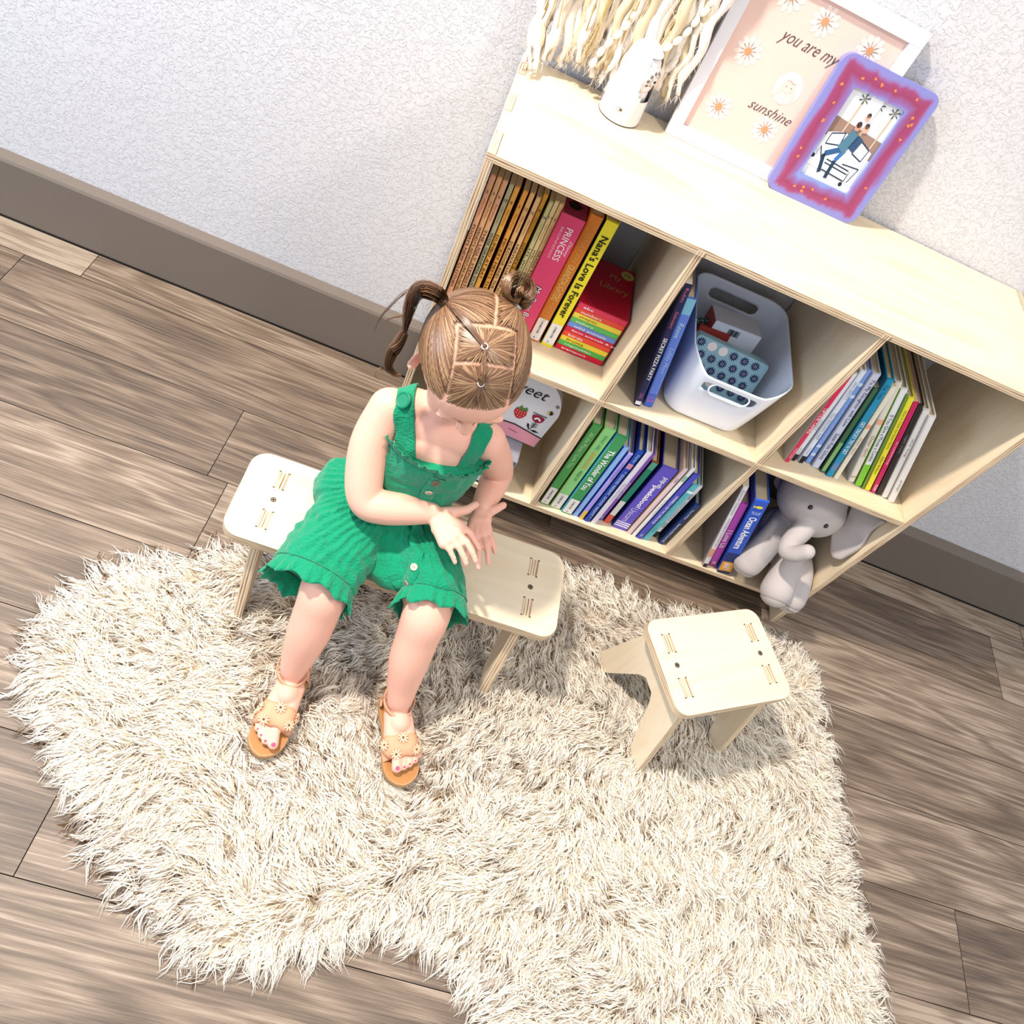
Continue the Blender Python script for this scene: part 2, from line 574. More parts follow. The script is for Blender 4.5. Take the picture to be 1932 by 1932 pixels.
# divider joints notched into the front of the top board
for xx in (X1, X2):
    boxobj('divider_front', (xx, -0.0004, SH - T), (xx + T, 0.001, SH - 0.0045), mat_edge('X', 0.0041, xx), shelf)
    boxobj('joint_gap', (xx + T, -0.0005, SH - T - .004), (xx + T + .0009, 0.001, SH - 0.0055), GAP, shelf)
    boxobj('divider_front', (xx, -0.0004, ZM - T * 0.45), (xx + T, 0.001, ZM), mat_edge('X', 0.0041, xx), shelf)
# ================================================================ books
PAGE = mat('#cdbfa2', 0.8, bump=(600, 0.3, 0.0006))
PAGEW = mat('#d9d4c8', 0.75, bump=(600, 0.3, 0.0006))
def book(label, x, y, z, th, h, d, lean, cover, texts=(), group=None, hard=True, cat='book', sticker=None, pages=PAGE, back=None, rough=0.35, bands=(), yaw=0.0, name='book', cov=None):
    """upright book, spine towards -y. texts: (string, from, to (fractions down the spine), centre, height (fractions of thickness), colour, shear)"""
    o = empty(name, (x, y, z + 0.0003), (0, rad(lean), rad(yaw)), label=label, cat=cat, group=group)
    bt = min(0.0022 if hard else 0.0008, th * 0.2)
    ov = 0.003 if hard else 0.0
    cm = mat(cover, rough)
    bmx = bmesh.new()
    r = min(th * 0.28, 0.003)
    # C-shaped cover section in xy (spine slightly rounded)
    pr = [(0, d), (0, r), (r * .3, r * .3), (r, 0), (th - r, 0), (th - r * .3, r * .3), (th, r), (th, d), (th - bt, d), (th - bt, bt + r), (bt, bt + r), (bt, d)]
    A = [bmx.verts.new((px, py, 0)) for px, py in pr]
    B = [bmx.verts.new((px, py, h)) for px, py in pr]
    n = len(pr)
    for i in range(n):
        bmx.faces.new((A[i], A[(i + 1) % n], B[(i + 1) % n], B[i]))
    for S_ in (A, B):
        for q in ((0, 1, 10, 11), (1, 2, 3, 10), (3, 4, 9, 10), (4, 5, 6, 9), (6, 7, 8, 9)):
            bmx.faces.new([S_[i] for i in q])
    cv = from_bm('cover', bmx, [cm, mat(cov or cover, rough)], o)
    if cov:
        for f in cv.data.polygons:
            if abs(f.normal.x) > 0.9: f.material_index = 1
    boxobj('page_block', (bt, bt + r * .9, ov), (th - bt, d - ov, h - ov), pages, o)
    for (f0, f1, col) in bands:      # coloured bands across the spine (fractions from the top)
        boxobj('spine_band', (r * .5, -0.0004, h * (1 - f1)), (th - r * .5, 0.0008, h * (1 - f0)), mat(col, rough), o)
    for t in texts:
        s, f0, f1, c, hh, col = t[:6]
        sh = t[6] if len(t) > 6 else 0
        of = t[7] if len(t) > 7 else 0
        L = (f1 - f0) * h
        H = hh * th
        textmesh(s, L, H, (th * c - H / 2, -0.0009, h * (1 - f0)), (0, 0, -1), (1, 0, 0), mat(col, 0.5), o, shear=sh, off=of)
    if sticker:
        s0, s1 = sticker
        pts = [(th * .5 + px, -0.0006, pz) for px, pz in rrect(-th * .42, h * (1 - s1), th * .42, h * (1 - s0), min(.003, th * .2), 4)]
        st = poly('library_sticker', pts, mat('#e9e6e2', 0.4), o)
        hh = h * (s1 - s0)
        textmesh('ECONOMICAL STORIES', hh * .55, th * .17, (th * .42, -0.0010, h * (1 - s0) - hh * .14), (0, 0, -1), (1, 0, 0), mat('#22201e', .6), st, off=0.01)
        textmesh('4', th * .2, th * .13, (th * .38, -0.0010, h * (1 - s0) - hh * .84), (0, 0, -1), (1, 0, 0), mat('#22201e', .6), st)
    return o

# ---- upper left cubby: thin vintage picture books
VG = 'thin vintage picture books in the upper left cubby'
vint = [
 (.0160, .0089, '#f2bb98', '#eab98c', '5', "POOH'S NEW CLOTHES", 'thin salmon-pink spine numbered 5 beside the left side board', '#c06a4e', .259, 0),
 (.0262, .0085, '#f0c294', '#dba660', '9', "WENDY'S ADVENTURE IN NEVER LAND", 'thin tan-peach spine numbered 9, second from the left side board', '#a5542c', .260, 0),
 (.0356, .0087, '#f2bd94', '#e2b487', '6', "THE UGLY STEPSISTERS", 'thin peach spine numbered 6 just left of the sage green one', '#a8402c', .259, 0),
 (.0463, .0085, '#bdbb98', '#272420', '10', "WISE GRANDMA DUCK", 'thin sage green spine numbered 10 among the vintage picture books', '#8b7a50', .258, 0),
 (.0552, .0089, '#efb552', '#a03c18', '8', "DUMBO AT BAT", 'thin golden spine numbered 8 right of the sage green one', '#a0622a', .258, 0),
 (.0690, .0087, '#efb04e', '#a8441c', '1', "MICKEY MEETS THE GIANT", 'thin golden spine with a lone 1, between a rust cover and number 12', '#a0622a', .257, 0),
 (.0795, .0087, '#efc07c', '#7a1f18', '12', "SCROOGE AND THE MAGIC FISH", 'thin tan spine numbered 12 among the vintage picture books', '#a8402c', .258, 0),
 (.0905, .0085, '#efc68c', '#7a1f18', '15', "HIAWATHA'S KIND HEART", 'thin tan spine numbered 15 among the vintage picture books', '#a87840', .256, 0),
 (.0994, .0081, '#dfa43a', '#b7792a', '4', "GOOFY'S BIG RACE", 'mustard spine numbered 4, taller and set deeper than its neighbours', '#b05a20', .262, .006),
 (.1108, .0075, '#d2ca94', '#8a8420', '16', "LI'L WOLF SAVES THE DAY", 'pale green spine numbered 16 beside an olive cover', '#9a8a50', .258, 0),
 (.1186, .0075, '#e8d29a', '#c8ae70', '11', "WELCOME BACK, SNOW WHITE", 'thin cream spine numbered 11 right of the pale green one', '#a87840', .262, 0),
 (.1264, .0077, '#e4c48a', '#b99a60', '1', "HUGO TO HEDGEHOG'S X'MAS", 'cream and tan spine pressed against the pink box of busy books', '#b09060', .262, 0),
]
for (x, th, col, cov, num, ttl, lb, scr, hh, dy) in vint:
    L = min(0.62, 0.024 * len(ttl) + 0.06)
    book(lb, x, .078 + dy, ZM, th, hh, .195, 0, col,
         [(ttl, .34, .34 + L, .48, .52, '#2a2118'), ('Walt Disney', .155, .275, .5, .42, scr, 0.4)], group=VG, hard=False, rough=.45, cov=cov)
    o = SC.objects[-1]
# numbers across the spines
for ob in [o for o in COL.objects if o.get('group') == VG]:
    i = [v[6] for v in vint].index(ob['label'])
    v = vint[i]
    wd = .0009 if v[4] == '1' else (.0028 if len(v[4]) == 1 else .0052)
    textmesh(v[4], wd, .0052, (v[1] / 2 - wd / 2, -0.0009, v[8] * .885), (1, 0, 0), (0, 0, 1), mat('#2a2118', .6), ob, name='spine_number')
    # frayed top of the spine
    bm = bmesh.new()
    tube(bm, [(v[1] * .2, .001, v[8] - .001), (v[1] * .35, .0006, v[8] + .002), (v[1] * .6, .001, v[8] + .0005), (v[1] * .8, .0008, v[8] + .0025)], .0009, 6)
    from_bm('frayed_cap', bm, mat(v[2], .6), ob)

# ---- pink boxed set
pb = empty('boxed_book_set', (.1345, .07, ZM + .0003), label='bright pink slipcase of busy books with a cut-out thumb hole on top', cat='box')
boxobj('slipcase', (0, 0, 0), (.0385, .20, .256), mat('#d8436c', .4), pb, .0008)
tt = [(.0115 * math.cos(a) * (1 + .12 * math.sin(5 * a)) + .018, .030 + .011 * math.sin(a) * (1 + .1 * math.cos(4 * a)), .2564) for a in [2 * math.pi * k / 24 for k in range(24)]]
poly('thumb_hole', tt, mat('#1c0d12', .8), pb)
poly('top_sheet', [(.0008, .001, .2562), (.0377, .001, .2562), (.0377, .199, .2562), (.0008, .199, .2562)], mat('#8d2b45', .5), pb)  # one sheet of darker pink over the whole top
textmesh('PRINCESS', .062, .011, (.0165, -.0007, .236), (0, 0, -1), (1, 0, 0), mat('#f0d8e2', .4), pb, off=.01)
textmesh('Disney', .030, .0065, (.029, -.0007, .216), (0, 0, -1), (1, 0, 0), mat('#f0d8e2', .4), pb, shear=.3)
textmesh('BEGINNINGS', .060, .0040, (.0085, -.0007, .234), (0, 0, -1), (1, 0, 0), mat('#e8b9c8', .4), pb)
textmesh('My Busy Books', .098, .0135, (.0105, -.0007, .118), (0, 0, -1), (1, 0, 0), mat('#1d1a1a', .4), pb, off=.03, shear=.1)
textmesh('My Busy Books', .096, .0125, (.011, -.0009, .117), (0, 0, -1), (1, 0, 0), mat('#efe9e4', .4), pb, shear=.1)

book('orange hardcover reading Granddaughters with a white library sticker', .1755, .080, ZM, .0215, .267, .215, 0, '#cf7a2a',
     [('WHAT ARE', .12, .34, .5, .34, '#d9a055'), ('GRANDDAUGHTERS', .355, .64, .5, .52, '#e6cf7e'), ('MADE OF?', .655, .82, .5, .34, '#d9a055')], sticker=(.80, .985), cat='book')
book('bright yellow hardcover spine reading Nana\'s Love Is Forever', .2005, .080, ZM, .0225, .268, .215, 0, '#ecdf33',
     [("Nana's Love Is Forever", .10, .74, .52, .58, '#17140e', 0, .02)], sticker=(.80, .975), cov='#20262a')

# ---- slipcase with ten small board books
LX0, LX1, LY, LH = .2262, .3185, .085, .1105
sc = empty('book_slipcase', (LX0, LY, ZM + .0003), label='crimson slipcase with gold lettering holding a stack of small board books', cat='box')
bm = bmesh.new()
wl, dp = LX1 - LX0, .140
box(bm, (0, .001, 0), (wl, dp, .0010)); box(bm, (0, .001, LH - .0012), (wl, dp, LH))
box(bm, (0, .001, .0010), (.0010, dp, LH - .0012)); box(bm, (wl - .0010, .001, .0010), (wl, dp, LH - .0012)); box(bm, (0.001, dp - .001, .0010), (wl - .001, dp, LH - .0012))
from_bm('case_shell', bm, mat('#b3152c', .3), sc)
textmesh('Library', .055, .020, (.030, .060, LH + .0006), (.9, -.02, 0), (0, 1, 0), mat('#c9a05a', .35, metal=.4), sc, shear=.15)
textmesh('My', .022, .018, (.046, .092, LH + .0006), (.9, -.02, 0), (0, 1, 0), mat('#c9a05a', .35, metal=.4), sc, shear=.15)
poly('round_badge', [(wl - .013 + .0125 * math.cos(a), .122 + .0125 * math.sin(a), LH + .0005) for a in [2 * math.pi * k / 28 for k in range(28)]], mat('#cdbd62', .4), sc)
textmesh('12', .010, .008, (wl - .018, .118, LH + .0009), (1, 0, 0), (0, 1, 0), mat('#2a2418', .5), sc)
cols = [('abc', '#e23a5c', 'pinkish red', '#f4f0ee'), ('numbers', '#e8503c', 'orange-red', '#f4f0ee'), ('shapes', '#ecd94c', 'yellow', '#8a7a20'), ('colors', '#5fbf5e', 'green', '#f4f0ee'),
        ('wild animals', '#6f93e0', 'blue', '#f4f0ee'), ('farm animals & pets', '#d81f46', 'crimson', '#f4f0ee'), ('birds', '#ea4e38', 'orange-red', '#f4f0ee'), ('fruits', '#f0d840', 'yellow', '#8a7a20'),
        ('vegetables', '#57bb55', 'green', '#f4f0ee'), ('transport', '#dd1f3c', 'red', '#f4f0ee')]
bh = (LH - .0024) / 10
for i, (s, c, cn, tc_) in enumerate(cols):
    z0 = .0011 + (9 - i) * bh
    bb = empty('board_book', (LX0 + .0013, LY, ZM + .0003 + z0), label='small %s board book spine reading %s in the crimson slipcase' % (cn, s), cat='book', group='board books in the crimson slipcase')
    bm = bmesh.new()
    box(bm, (0, 0, .0002), (wl - .0026, dp - .004, bh - .0002), .0009, 2)
    from_bm('cover', bm, mat(c, .35), bb)
    textmesh(s, .0048 * len(s) + .004, .0052, (.010 + .0006 * (i % 3), -.0006, .0028), (1, 0, 0), (0, 0, 1), mat(tc_, .4), bb, off=.01)

# ---- upper middle cubby: two leaning books and the white bin
book('dark navy paperback spine reading Secret Pizza Party leaning left of the white bin', .389, .022, ZM, .0125, .262, .225, -10.2, '#1d2252',
     [('Rubin', .02, .12, .5, .45, '#c86a80'), ('Salmieri', .19, .32, .5, .42, '#c86a80', .2), ('SECRET PIZZA PARTY', .40, .76, .5, .5, '#f2efe9', 0, .01), ('DIAL', .88, .93, .5, .5, '#b05a90')], bands=((.955, .985, '#e8e6e8'),), hard=False, pages=PAGEW)
book('periwinkle blue hardcover spine reading Lullaby Moon, touching the white bin', .4075, .031, ZM, .0172, .237, .215, -11.6, '#5f7fd6',
     [('Reeve', .20, .33, .5, .5, '#b6dfe8', .2), ('Lullaby Moon', .42, .66, .5, .55, '#a9c6f0', .3), ('12', .90, .95, .5, .6, '#e05a86')], bands=((.0, .13, '#79b9d2'), (.87, 1.0, '#3f66c4')), cov='#3a62b8')

def build_bin():
    b = empty('storage_bin', (.5195, .146, ZM + .0003), label='glossy white plastic bin with oval handle holes in the upper middle cubby', cat='bin')
    W_, D_, H_ = .0955, .127, .147
    K = 96
    def ring(u, off):
        # u 0 bottom .. 1 rim
        s = .80 + .20 * u ** .8
        out = []
        pts = rrect(-W_ * s + off, -D_ * s + off, W_ * s - off, D_ * s - off, .042 * s, 23)
        for (px, py) in pts: out.append((px, py))
        return out
    nseg = len(ring(0, 0))
    def zrim(px, py):
        # the rim dips at the short ends
        e = max(0.0, abs(py) / D_ - .55) / .45
        a = 1 - min(1.0, abs(px) / (W_ * .95)) ** 2
        dip = .040 if py < 0 else .004
        return H_ - dip * e * a
    bm = bmesh.new()
    outer, inner = [], []
    NZ = 26
    zs = [0.0, .0006, .002, .005, .009] + [.009 + (1 - .009) * (i / NZ) for i in range(1, NZ + 1)]
    zs = [0, .004, .012, .03, .06] + [.06 + .94 * i / NZ for i in range(1, NZ + 1)]
    insets = {0: .014, 1: .008, 2: .004, 3: .0012}
    t = .0022
    for off, store in ((0, outer), (t, inner)):
        for k, u in enumerate(zs):
            r_ = ring(u, off + insets.get(k, 0))
            store.append([(px, py, max(t if off else 0, zrim(px, py) * u)) for px, py in r_])
    O = [[bm.verts.new(p) for p in r] for r in outer]
    I = [[bm.verts.new(p) for p in r] for r in inner]
    def hole(p):
        # oval handle slot in both short ends
        zc = .098 if p[1] < 0 else .112
        hw, hh = (.0325, .0100) if p[1] < 0 else (.036, .0115)
        if abs(p[1]) < D_ * .7: return False
        dx = max(0, abs(p[0]) - (hw - hh))
        return (dx * dx + (p[2] - zc) ** 2) < hh * hh
    def skin(R, flip):
        fs = {}
        for i in range(len(R) - 1):
            for j in range(nseg):
                k = (j + 1) % nseg
                c = (R[i][j].co + R[i][k].co + R[i + 1][k].co + R[i + 1][j].co) / 4
                fs[(i, j)] = not hole(c)
        return fs
    keep = skin(O, 0)
    for i in range(len(O) - 1):
        for j in range(nseg):
            k = (j + 1) % nseg
            if keep[(i, j)]:
                bm.faces.new((O[i][j], O[i][k], O[i + 1][k], O[i + 1][j]))
                bm.faces.new((I[i][k], I[i][j], I[i + 1][j], I[i + 1][k]))
            else:
                for (di, dj, a, c) in ((-1, 0, (i, j), (i, k)), (1, 0, (i + 1, k), (i + 1, j))):
                    if keep.get((i + di, j), True):
                        bm.faces.new((O[a[0]][a[1]], O[c[0]][c[1]], I[c[0]][c[1]], I[a[0]][a[1]]))
                if keep.get((i, (j - 1) % nseg), True):
                    bm.faces.new((O[i + 1][j], O[i][j], I[i][j], I[i + 1][j]))
                if keep.get((i, k), True):
                    bm.faces.new((O[i][k], O[i + 1][k], I[i + 1][k], I[i][k]))
    for j in range(nseg):
        k = (j + 1) % nseg
        bm.faces.new((O[-1][j], O[-1][k], I[-1][k], I[-1][j]))
    bm.faces.new(O[0][::-1]); bm.faces.new(I[0])
    # round the stair-stepped slot edge a little
    white = mat('#e8eefa', .16, spec=.5, sss=0)
    o = from_bm('bin_shell', bm, white, b, smooth=True)
    s = o.modifiers.new('s', 'SMOOTH'); s.iterations = 2; s.factor = .4
    # raised rim around the front slot
    bm = bmesh.new()
    pts = []
    zc, hw, hh = .098, .0375, .0128
    yf = -(D_ * (.80 + .20 * (zc / .12) ** .8)) - .0004
    for k in range(40):
        a = 2 * math.pi * k / 40
        pts.append(V(((hw - hh) * (1 if math.cos(a) > 0 else -1) + hh * math.cos(a), yf, zc + hh * math.sin(a))))
    pts.append(pts[0])
    tube(bm, pts, .0017, 6)
    from_bm('handle_rim', bm, white, b, smooth=True)
    return b
build_bin()

# contents of the bin
def bin_contents():
    # wipe-clean card holder with a starburst pattern, standing in the bin
    P0 = V((.440, .085, ZM + .010))
    c = empty('patterned_box', (.442, .074, ZM + .0045), (rad(-17), 0, rad(-3)), label='teal box with navy starbursts and white dots standing in the bin', cat='box')
    bw, bd, bh_ = .140, .022, .128
    bm = bmesh.new()
    prof = rrect(0, 0, bw, bh_, .006, 4)
    prof = [(x, z) for x, z in prof]
    A = [bm.verts.new((x, 0, z)) for x, z in prof]; B = [bm.verts.new((x, bd, z)) for x, z in prof]
    n = len(A)
    bm.faces.new(A); bm.faces.new(B[::-1])
    for i in range(n): bm.faces.new((A[i], A[(i + 1) % n], B[(i + 1) % n], B[i]))
    from_bm('box_body', bm, mat('#7fa4b4', .4), c)
    random.seed(2)
    bm = bmesh.new(); bmd = bmesh.new()
    stars = []
    for r in range(6):
        for q in range(6):
            x = .010 + q * .0215 + (r % 2) * .0107
            z = bh_ - .011 - r * .0205
            if x > bw - .008 or z < .006: continue
            if (r, q) in ((0, 1), (0, 2), (3, 1), (3, 2)):
                vs = [bmd.verts.new((x + .0083 * math.cos(a), -.0004, z + .0083 * math.sin(a))) for a in [2 * math.pi * k / 24 for k in range(24)]]
                bmd.faces.new(vs)
                continue
            vs = []
            for k in range(24):
                a = 2 * math.pi * k / 24
                rr = .0098 if k % 2 == 0 else .0052
                vs.append(bm.verts.new((x + rr * math.cos(a), -.0004, z + rr * math.sin(a))))
            bm.faces.new(vs)
            for k in range(7):
                a = 2 * math.pi * k / 6
                rr = .0028 if k < 6 else 0
                px, pz = x + rr * math.cos(a), z + rr * math.sin(a)
                v2 = [bmd.verts.new((px + .0007 * math.cos(b), -.0007, pz + .0007 * math.sin(b))) for b in [2 * math.pi * s / 6 for s in range(6)]]
                bmd.faces.new(v2)
    from_bm('starburst_print', bm, mat('#101f50', .4), c)
    from_bm('dot_print', bmd, mat('#d3cbcb', .4), c)
    # white flash-card box with a barcode
    d = empty('card_box', (.470, .142, ZM + .088), (rad(-8), 0, rad(4)), label='white card box with a barcode and a red side in the bin', cat='box')
    boxobj('box_body', (0, 0, 0), (.092, .055, .052), [mat('#dde2ee', .35)], d, .001)
    boxobj('red_side', (-.0008, .002, .002), (.0006, .053, .050), mat('#a8413a', .4), d)
    bm = bmesh.new()
    random.seed(5)
    x = .030
    while x < .052:
        wd = random.choice([.0004, .0008, .0012])
        box(bm, (x, -.0006, .034), (x + wd, -.0001, .046))
        x += wd + random.choice([.0005, .0009])
    from_bm('barcode', bm, mat('#16161a', .5), d)
    g = empty('card_tin', (.450, .128, ZM + .078), (rad(-16), 0, rad(6)), label='small rust red card pack between the teal box and the white box', cat='box')
    boxobj('box_body', (0, 0, 0), (.060, .010, .048), mat('#93322a', .4), g, .001)
    e = empty('toy_dinosaur', (.434, .165, ZM + .088), (0, 0, rad(25)), label='dark green plastic toy with pale scalloped spikes at the left of the bin', cat='toy')
    bm = bmesh.new()
    for k in range(3):
        ellipsoid(bm, (.010 + k * .012, 0, .016), (.007, .004, .013), nu=14, nv=10)
    capsule(bm, (.004, 0, .006), (.040, 0, .006), .006, .006)
    from_bm('toy_body', bm, mat('#2d5a58', .45), e, smooth=True)
    bm = bmesh.new()
    for k in range(3):
        for a in range(7):
            an = rad(20 + a * 23)
            ellipsoid(bm, (.010 + k * .012 + .0055 * math.cos(an), -.0042, .016 + .0105 * math.sin(an)), (.0008,) * 3, nu=8, nv=6)
    from_bm('pale_spots', bm, mat('#cfd8cf', .5), e)
bin_contents()

# ---- lower middle cubby
GL = 'books in the lower middle cubby'
C1 = [
 ('dark green hardcover reading All the Places I Love You, first in the lower middle cubby', .3435, .013, .0195, .262, '#4c9f54', [('All the Places I Love You', .08, .50, .5, .42, '#bfe0a8')], (.77, .985), '#2c3426', ()),
 ('lime green hardcover spine reading What Are Grandsons Made Of', .3660, .013, .0235, .264, '#8fd584', [('WHAT ARE', .06, .23, .55, .3, '#5b9a58'), ('GRANDSONS', .25, .46, .55, .38, '#e0a252', 0, .01), ('MADE OF?', .49, .62, .55, .3, '#3f6e40')], (.80, .985), '#8ea63a', ()),
 ('green hardcover spine reading The Wonder of You in bold white', .3925, .010, .0235, .262, '#3f9558', [('The Wonder of You', .16, .66, .5, .55, '#f0f2ee', 0, .02)], (.80, .985), '#4f9ad0', ()),
 ('plain light blue spine right of The Wonder of You', .4185, .012, .0120, .237, '#8fb7ee', [], None, '#2d56b8', ()),
 ('lilac spine with a yellow foot and faint lettering', .4325, .010, .0105, .228, '#a99ae2', [('LOTTA ROSE & SUN', .12, .36, .5, .45, '#6a5ac0'), ('Goodbye', .50, .66, .5, .45, '#cdc4f0')], None, '#2348a8', ((.87, 1.0, '#e8bb4a'),)),
 ('royal blue spine with a white star reading Good Night in spaced capitals', .4450, .009, .0125, .244, '#1c46a8', [('Snyder', .03, .14, .5, .5, '#a9d0f0', .2), ('* GOOD NIGHT, GOOD NIGHT *', .26, .93, .5, .5, '#d8e6f6')], None, '#16307a', ((.16, .22, '#c58aa8'),)),
 ('white slim spine with thin grey script right of the royal blue one', .4600, .010, .0125, .249, '#dcd8e6', [('The Littlest Prayers', .40, .66, .5, .4, '#9a90a8', .3)], None, '#39559c', ()),
 ('violet spine with small white lettering in the lower middle cubby', .4755, .025, .0100, .234, '#8a58c0', [("KATHERINE'S WORDS", .40, .64, .5, .5, '#efe6f6', 0, .01), ('LB', .93, .96, .5, .5, '#e0d0ef')], None, '#6a48a0', ()),
 ('rust spine showing a green and white picture band beside the violet one', .4880, .025, .0145, .216, '#a85a34', [], None, '#241a4c', ((.0, .10, '#5aa894'), (.10, .62, '#178a70'), (.62, .86, '#e6eae6'), (.86, 1.0, '#e2594a'))),
 ('wide purple pop-up book spine reading pop-up peekaboo Unicorn', .5085, .021, .0340, .220, '#6858c8', [('pop-up', .12, .28, .62, .34, '#f2eef8', 0, .02), ('peekaboo!', .26, .62, .5, .42, '#f6f2fa', 0, .03), ('Unicorn', .64, .86, .45, .40, '#e0daf6')], None, '#1c2a78', ((.88, .895, '#e6e2f4'), (.91, .925, '#e6e2f4'), (.94, .955, '#e6e2f4'))),
 ('pale pink slim spine right of the purple pop-up book', .5445, .017, .0100, .236, '#e6cdd2', [('SASA', .12, .18, .5, .5, '#8a7a90')], None, '#c8a888', ()),
 ('white slim spine between the pale pink and the blue-violet ones', .5560, .016, .0090, .246, '#e9ebee', [('The Wimpy Prince', .42, .66, .5, .45, '#98a0b0', .2)], None, '#b9a898', ((.10, .17, '#8fc0a8'),)),
 ('blue-violet spine with white capitals just left of the turquoise one', .5665, .015, .0130, .235, '#4c50c0', [('CINDERELLA AND THE CASTLE RULES', .30, .74, .55, .40, '#e8ecfa', 0, .01), ('LB', .92, .95, .5, .4, '#d8dcf6')], None, '#2a3478', ()),
 ('turquoise spine with a small white bird near its top', .5815, .018, .0145, .206, '#62bcc8', [("Peter's Sugar Wings", .34, .66, .5, .45, '#a8e2e6', .2), ('Cora', .76, .84, .5, .4, '#3a96a8')], None, '#2b6f96', ((.10, .13, '#e8f2f2'),)),
 ('short white spine with black hearts and a black foot', .6015, .035, .0115, .190, '#e6e9ee', [('GOOD', .14, .24, .5, .5, '#2a2a30'), ('until you are finally done', .28, .66, .5, .4, '#7d7f96', .2), ('GOOD', .70, .80, .5, .5, '#6a6a78')], None, '#41688e', ((.89, 1.0, '#1c1c20'),)),
 ('short navy spine beside the second divider in the lower middle cubby', .6190, .022, .0120, .152, '#1c3a78', [('Yours & Mine', .10, .34, .5, .3, '#e8ecf4'), ('Guess How Much I Love You', .45, .93, .5, .32, '#e8ecf4', 0, .01)], None, '#12264e', ()),
]
for (lb, x, y, th, h, c, tx, st, cv, bn) in C1:
    book(lb, x, y, ZB, th, h, .235 if h > .2 else .19, 0, c, tx, group=GL, sticker=st, cov=cv, bands=bn)

# ---- lower right cubby: three leaning books
GR = 'books leaning in the lower right cubby'
book('white paperback with grey block letters leaning on the second divider', .7260, .004, ZB, .0115, .272, .215, -14.9, '#dcd9de',
     [('Karma Charlton', .04, .32, .5, .5, '#8d8a96'), ('STRASBAG LIVE JACKS', .36, .72, .5, .42, '#8d8a96')], group=GR, hard=False, bands=((.75, .86, '#d99a78'), (.955, 1.0, '#2a1c1c')), cov='#8b8690')
book('magenta spine reading I Love Us beside the thick blue one', .7400, .013, ZB, .0185, .217, .20, -15.2, '#b247b0',
     [('I Love Us', .40, .68, .5, .62, '#f2dcec', 0, .01), ('R', .92, .97, .5, .45, '#eccfe4')], group=GR, bands=((.93, 1.0, '#8d2a6c'),), cov='#1f6a52')
book('thick blue board book spine reading Ocean Adventure with a yellow fish', .7620, .004, ZB, .0285, .250, .21, -15.2, '#2c56c0',
     [('ZOOM', .13, .165, .5, .6, '#c6d4f0'), ('Ocean Adventure', .20, .63, .5, .55, '#f2f5fa', 0, .02), ('BABY', .85, .95, .5, .5, '#f6efe0', 0, .02)], group=GR, bands=((.70, .83, '#1f2f70'), (.83, .965, '#e8a02e'), (.965, 1.0, '#26304c')), cov='#1d3f9c', pages=mat('#b9ae98', .7))
oc = SC.objects.get('book') and [o for o in COL.objects if o.get('label', '').startswith('thick blue board')][0]
def fish(parent, x, z, s):
    bm = bmesh.new()
    pts = [(x + s * 1.1 * math.cos(a), -.0008, z + s * .62 * math.sin(a)) for a in [2 * math.pi * k / 20 for k in range(20)]]
    bm.faces.new([bm.verts.new(p) for p in pts])
    bm.faces.new([bm.verts.new(p) for p in ((x - s * .9, -.0008, z), (x - s * 1.7, -.0008, z + s * .6), (x - s * 1.7, -.0008, z - s * .6))])
    from_bm('fish_print', bm, mat('#ead94e', .4), parent)
fish(oc, .0145, .232, .0065)

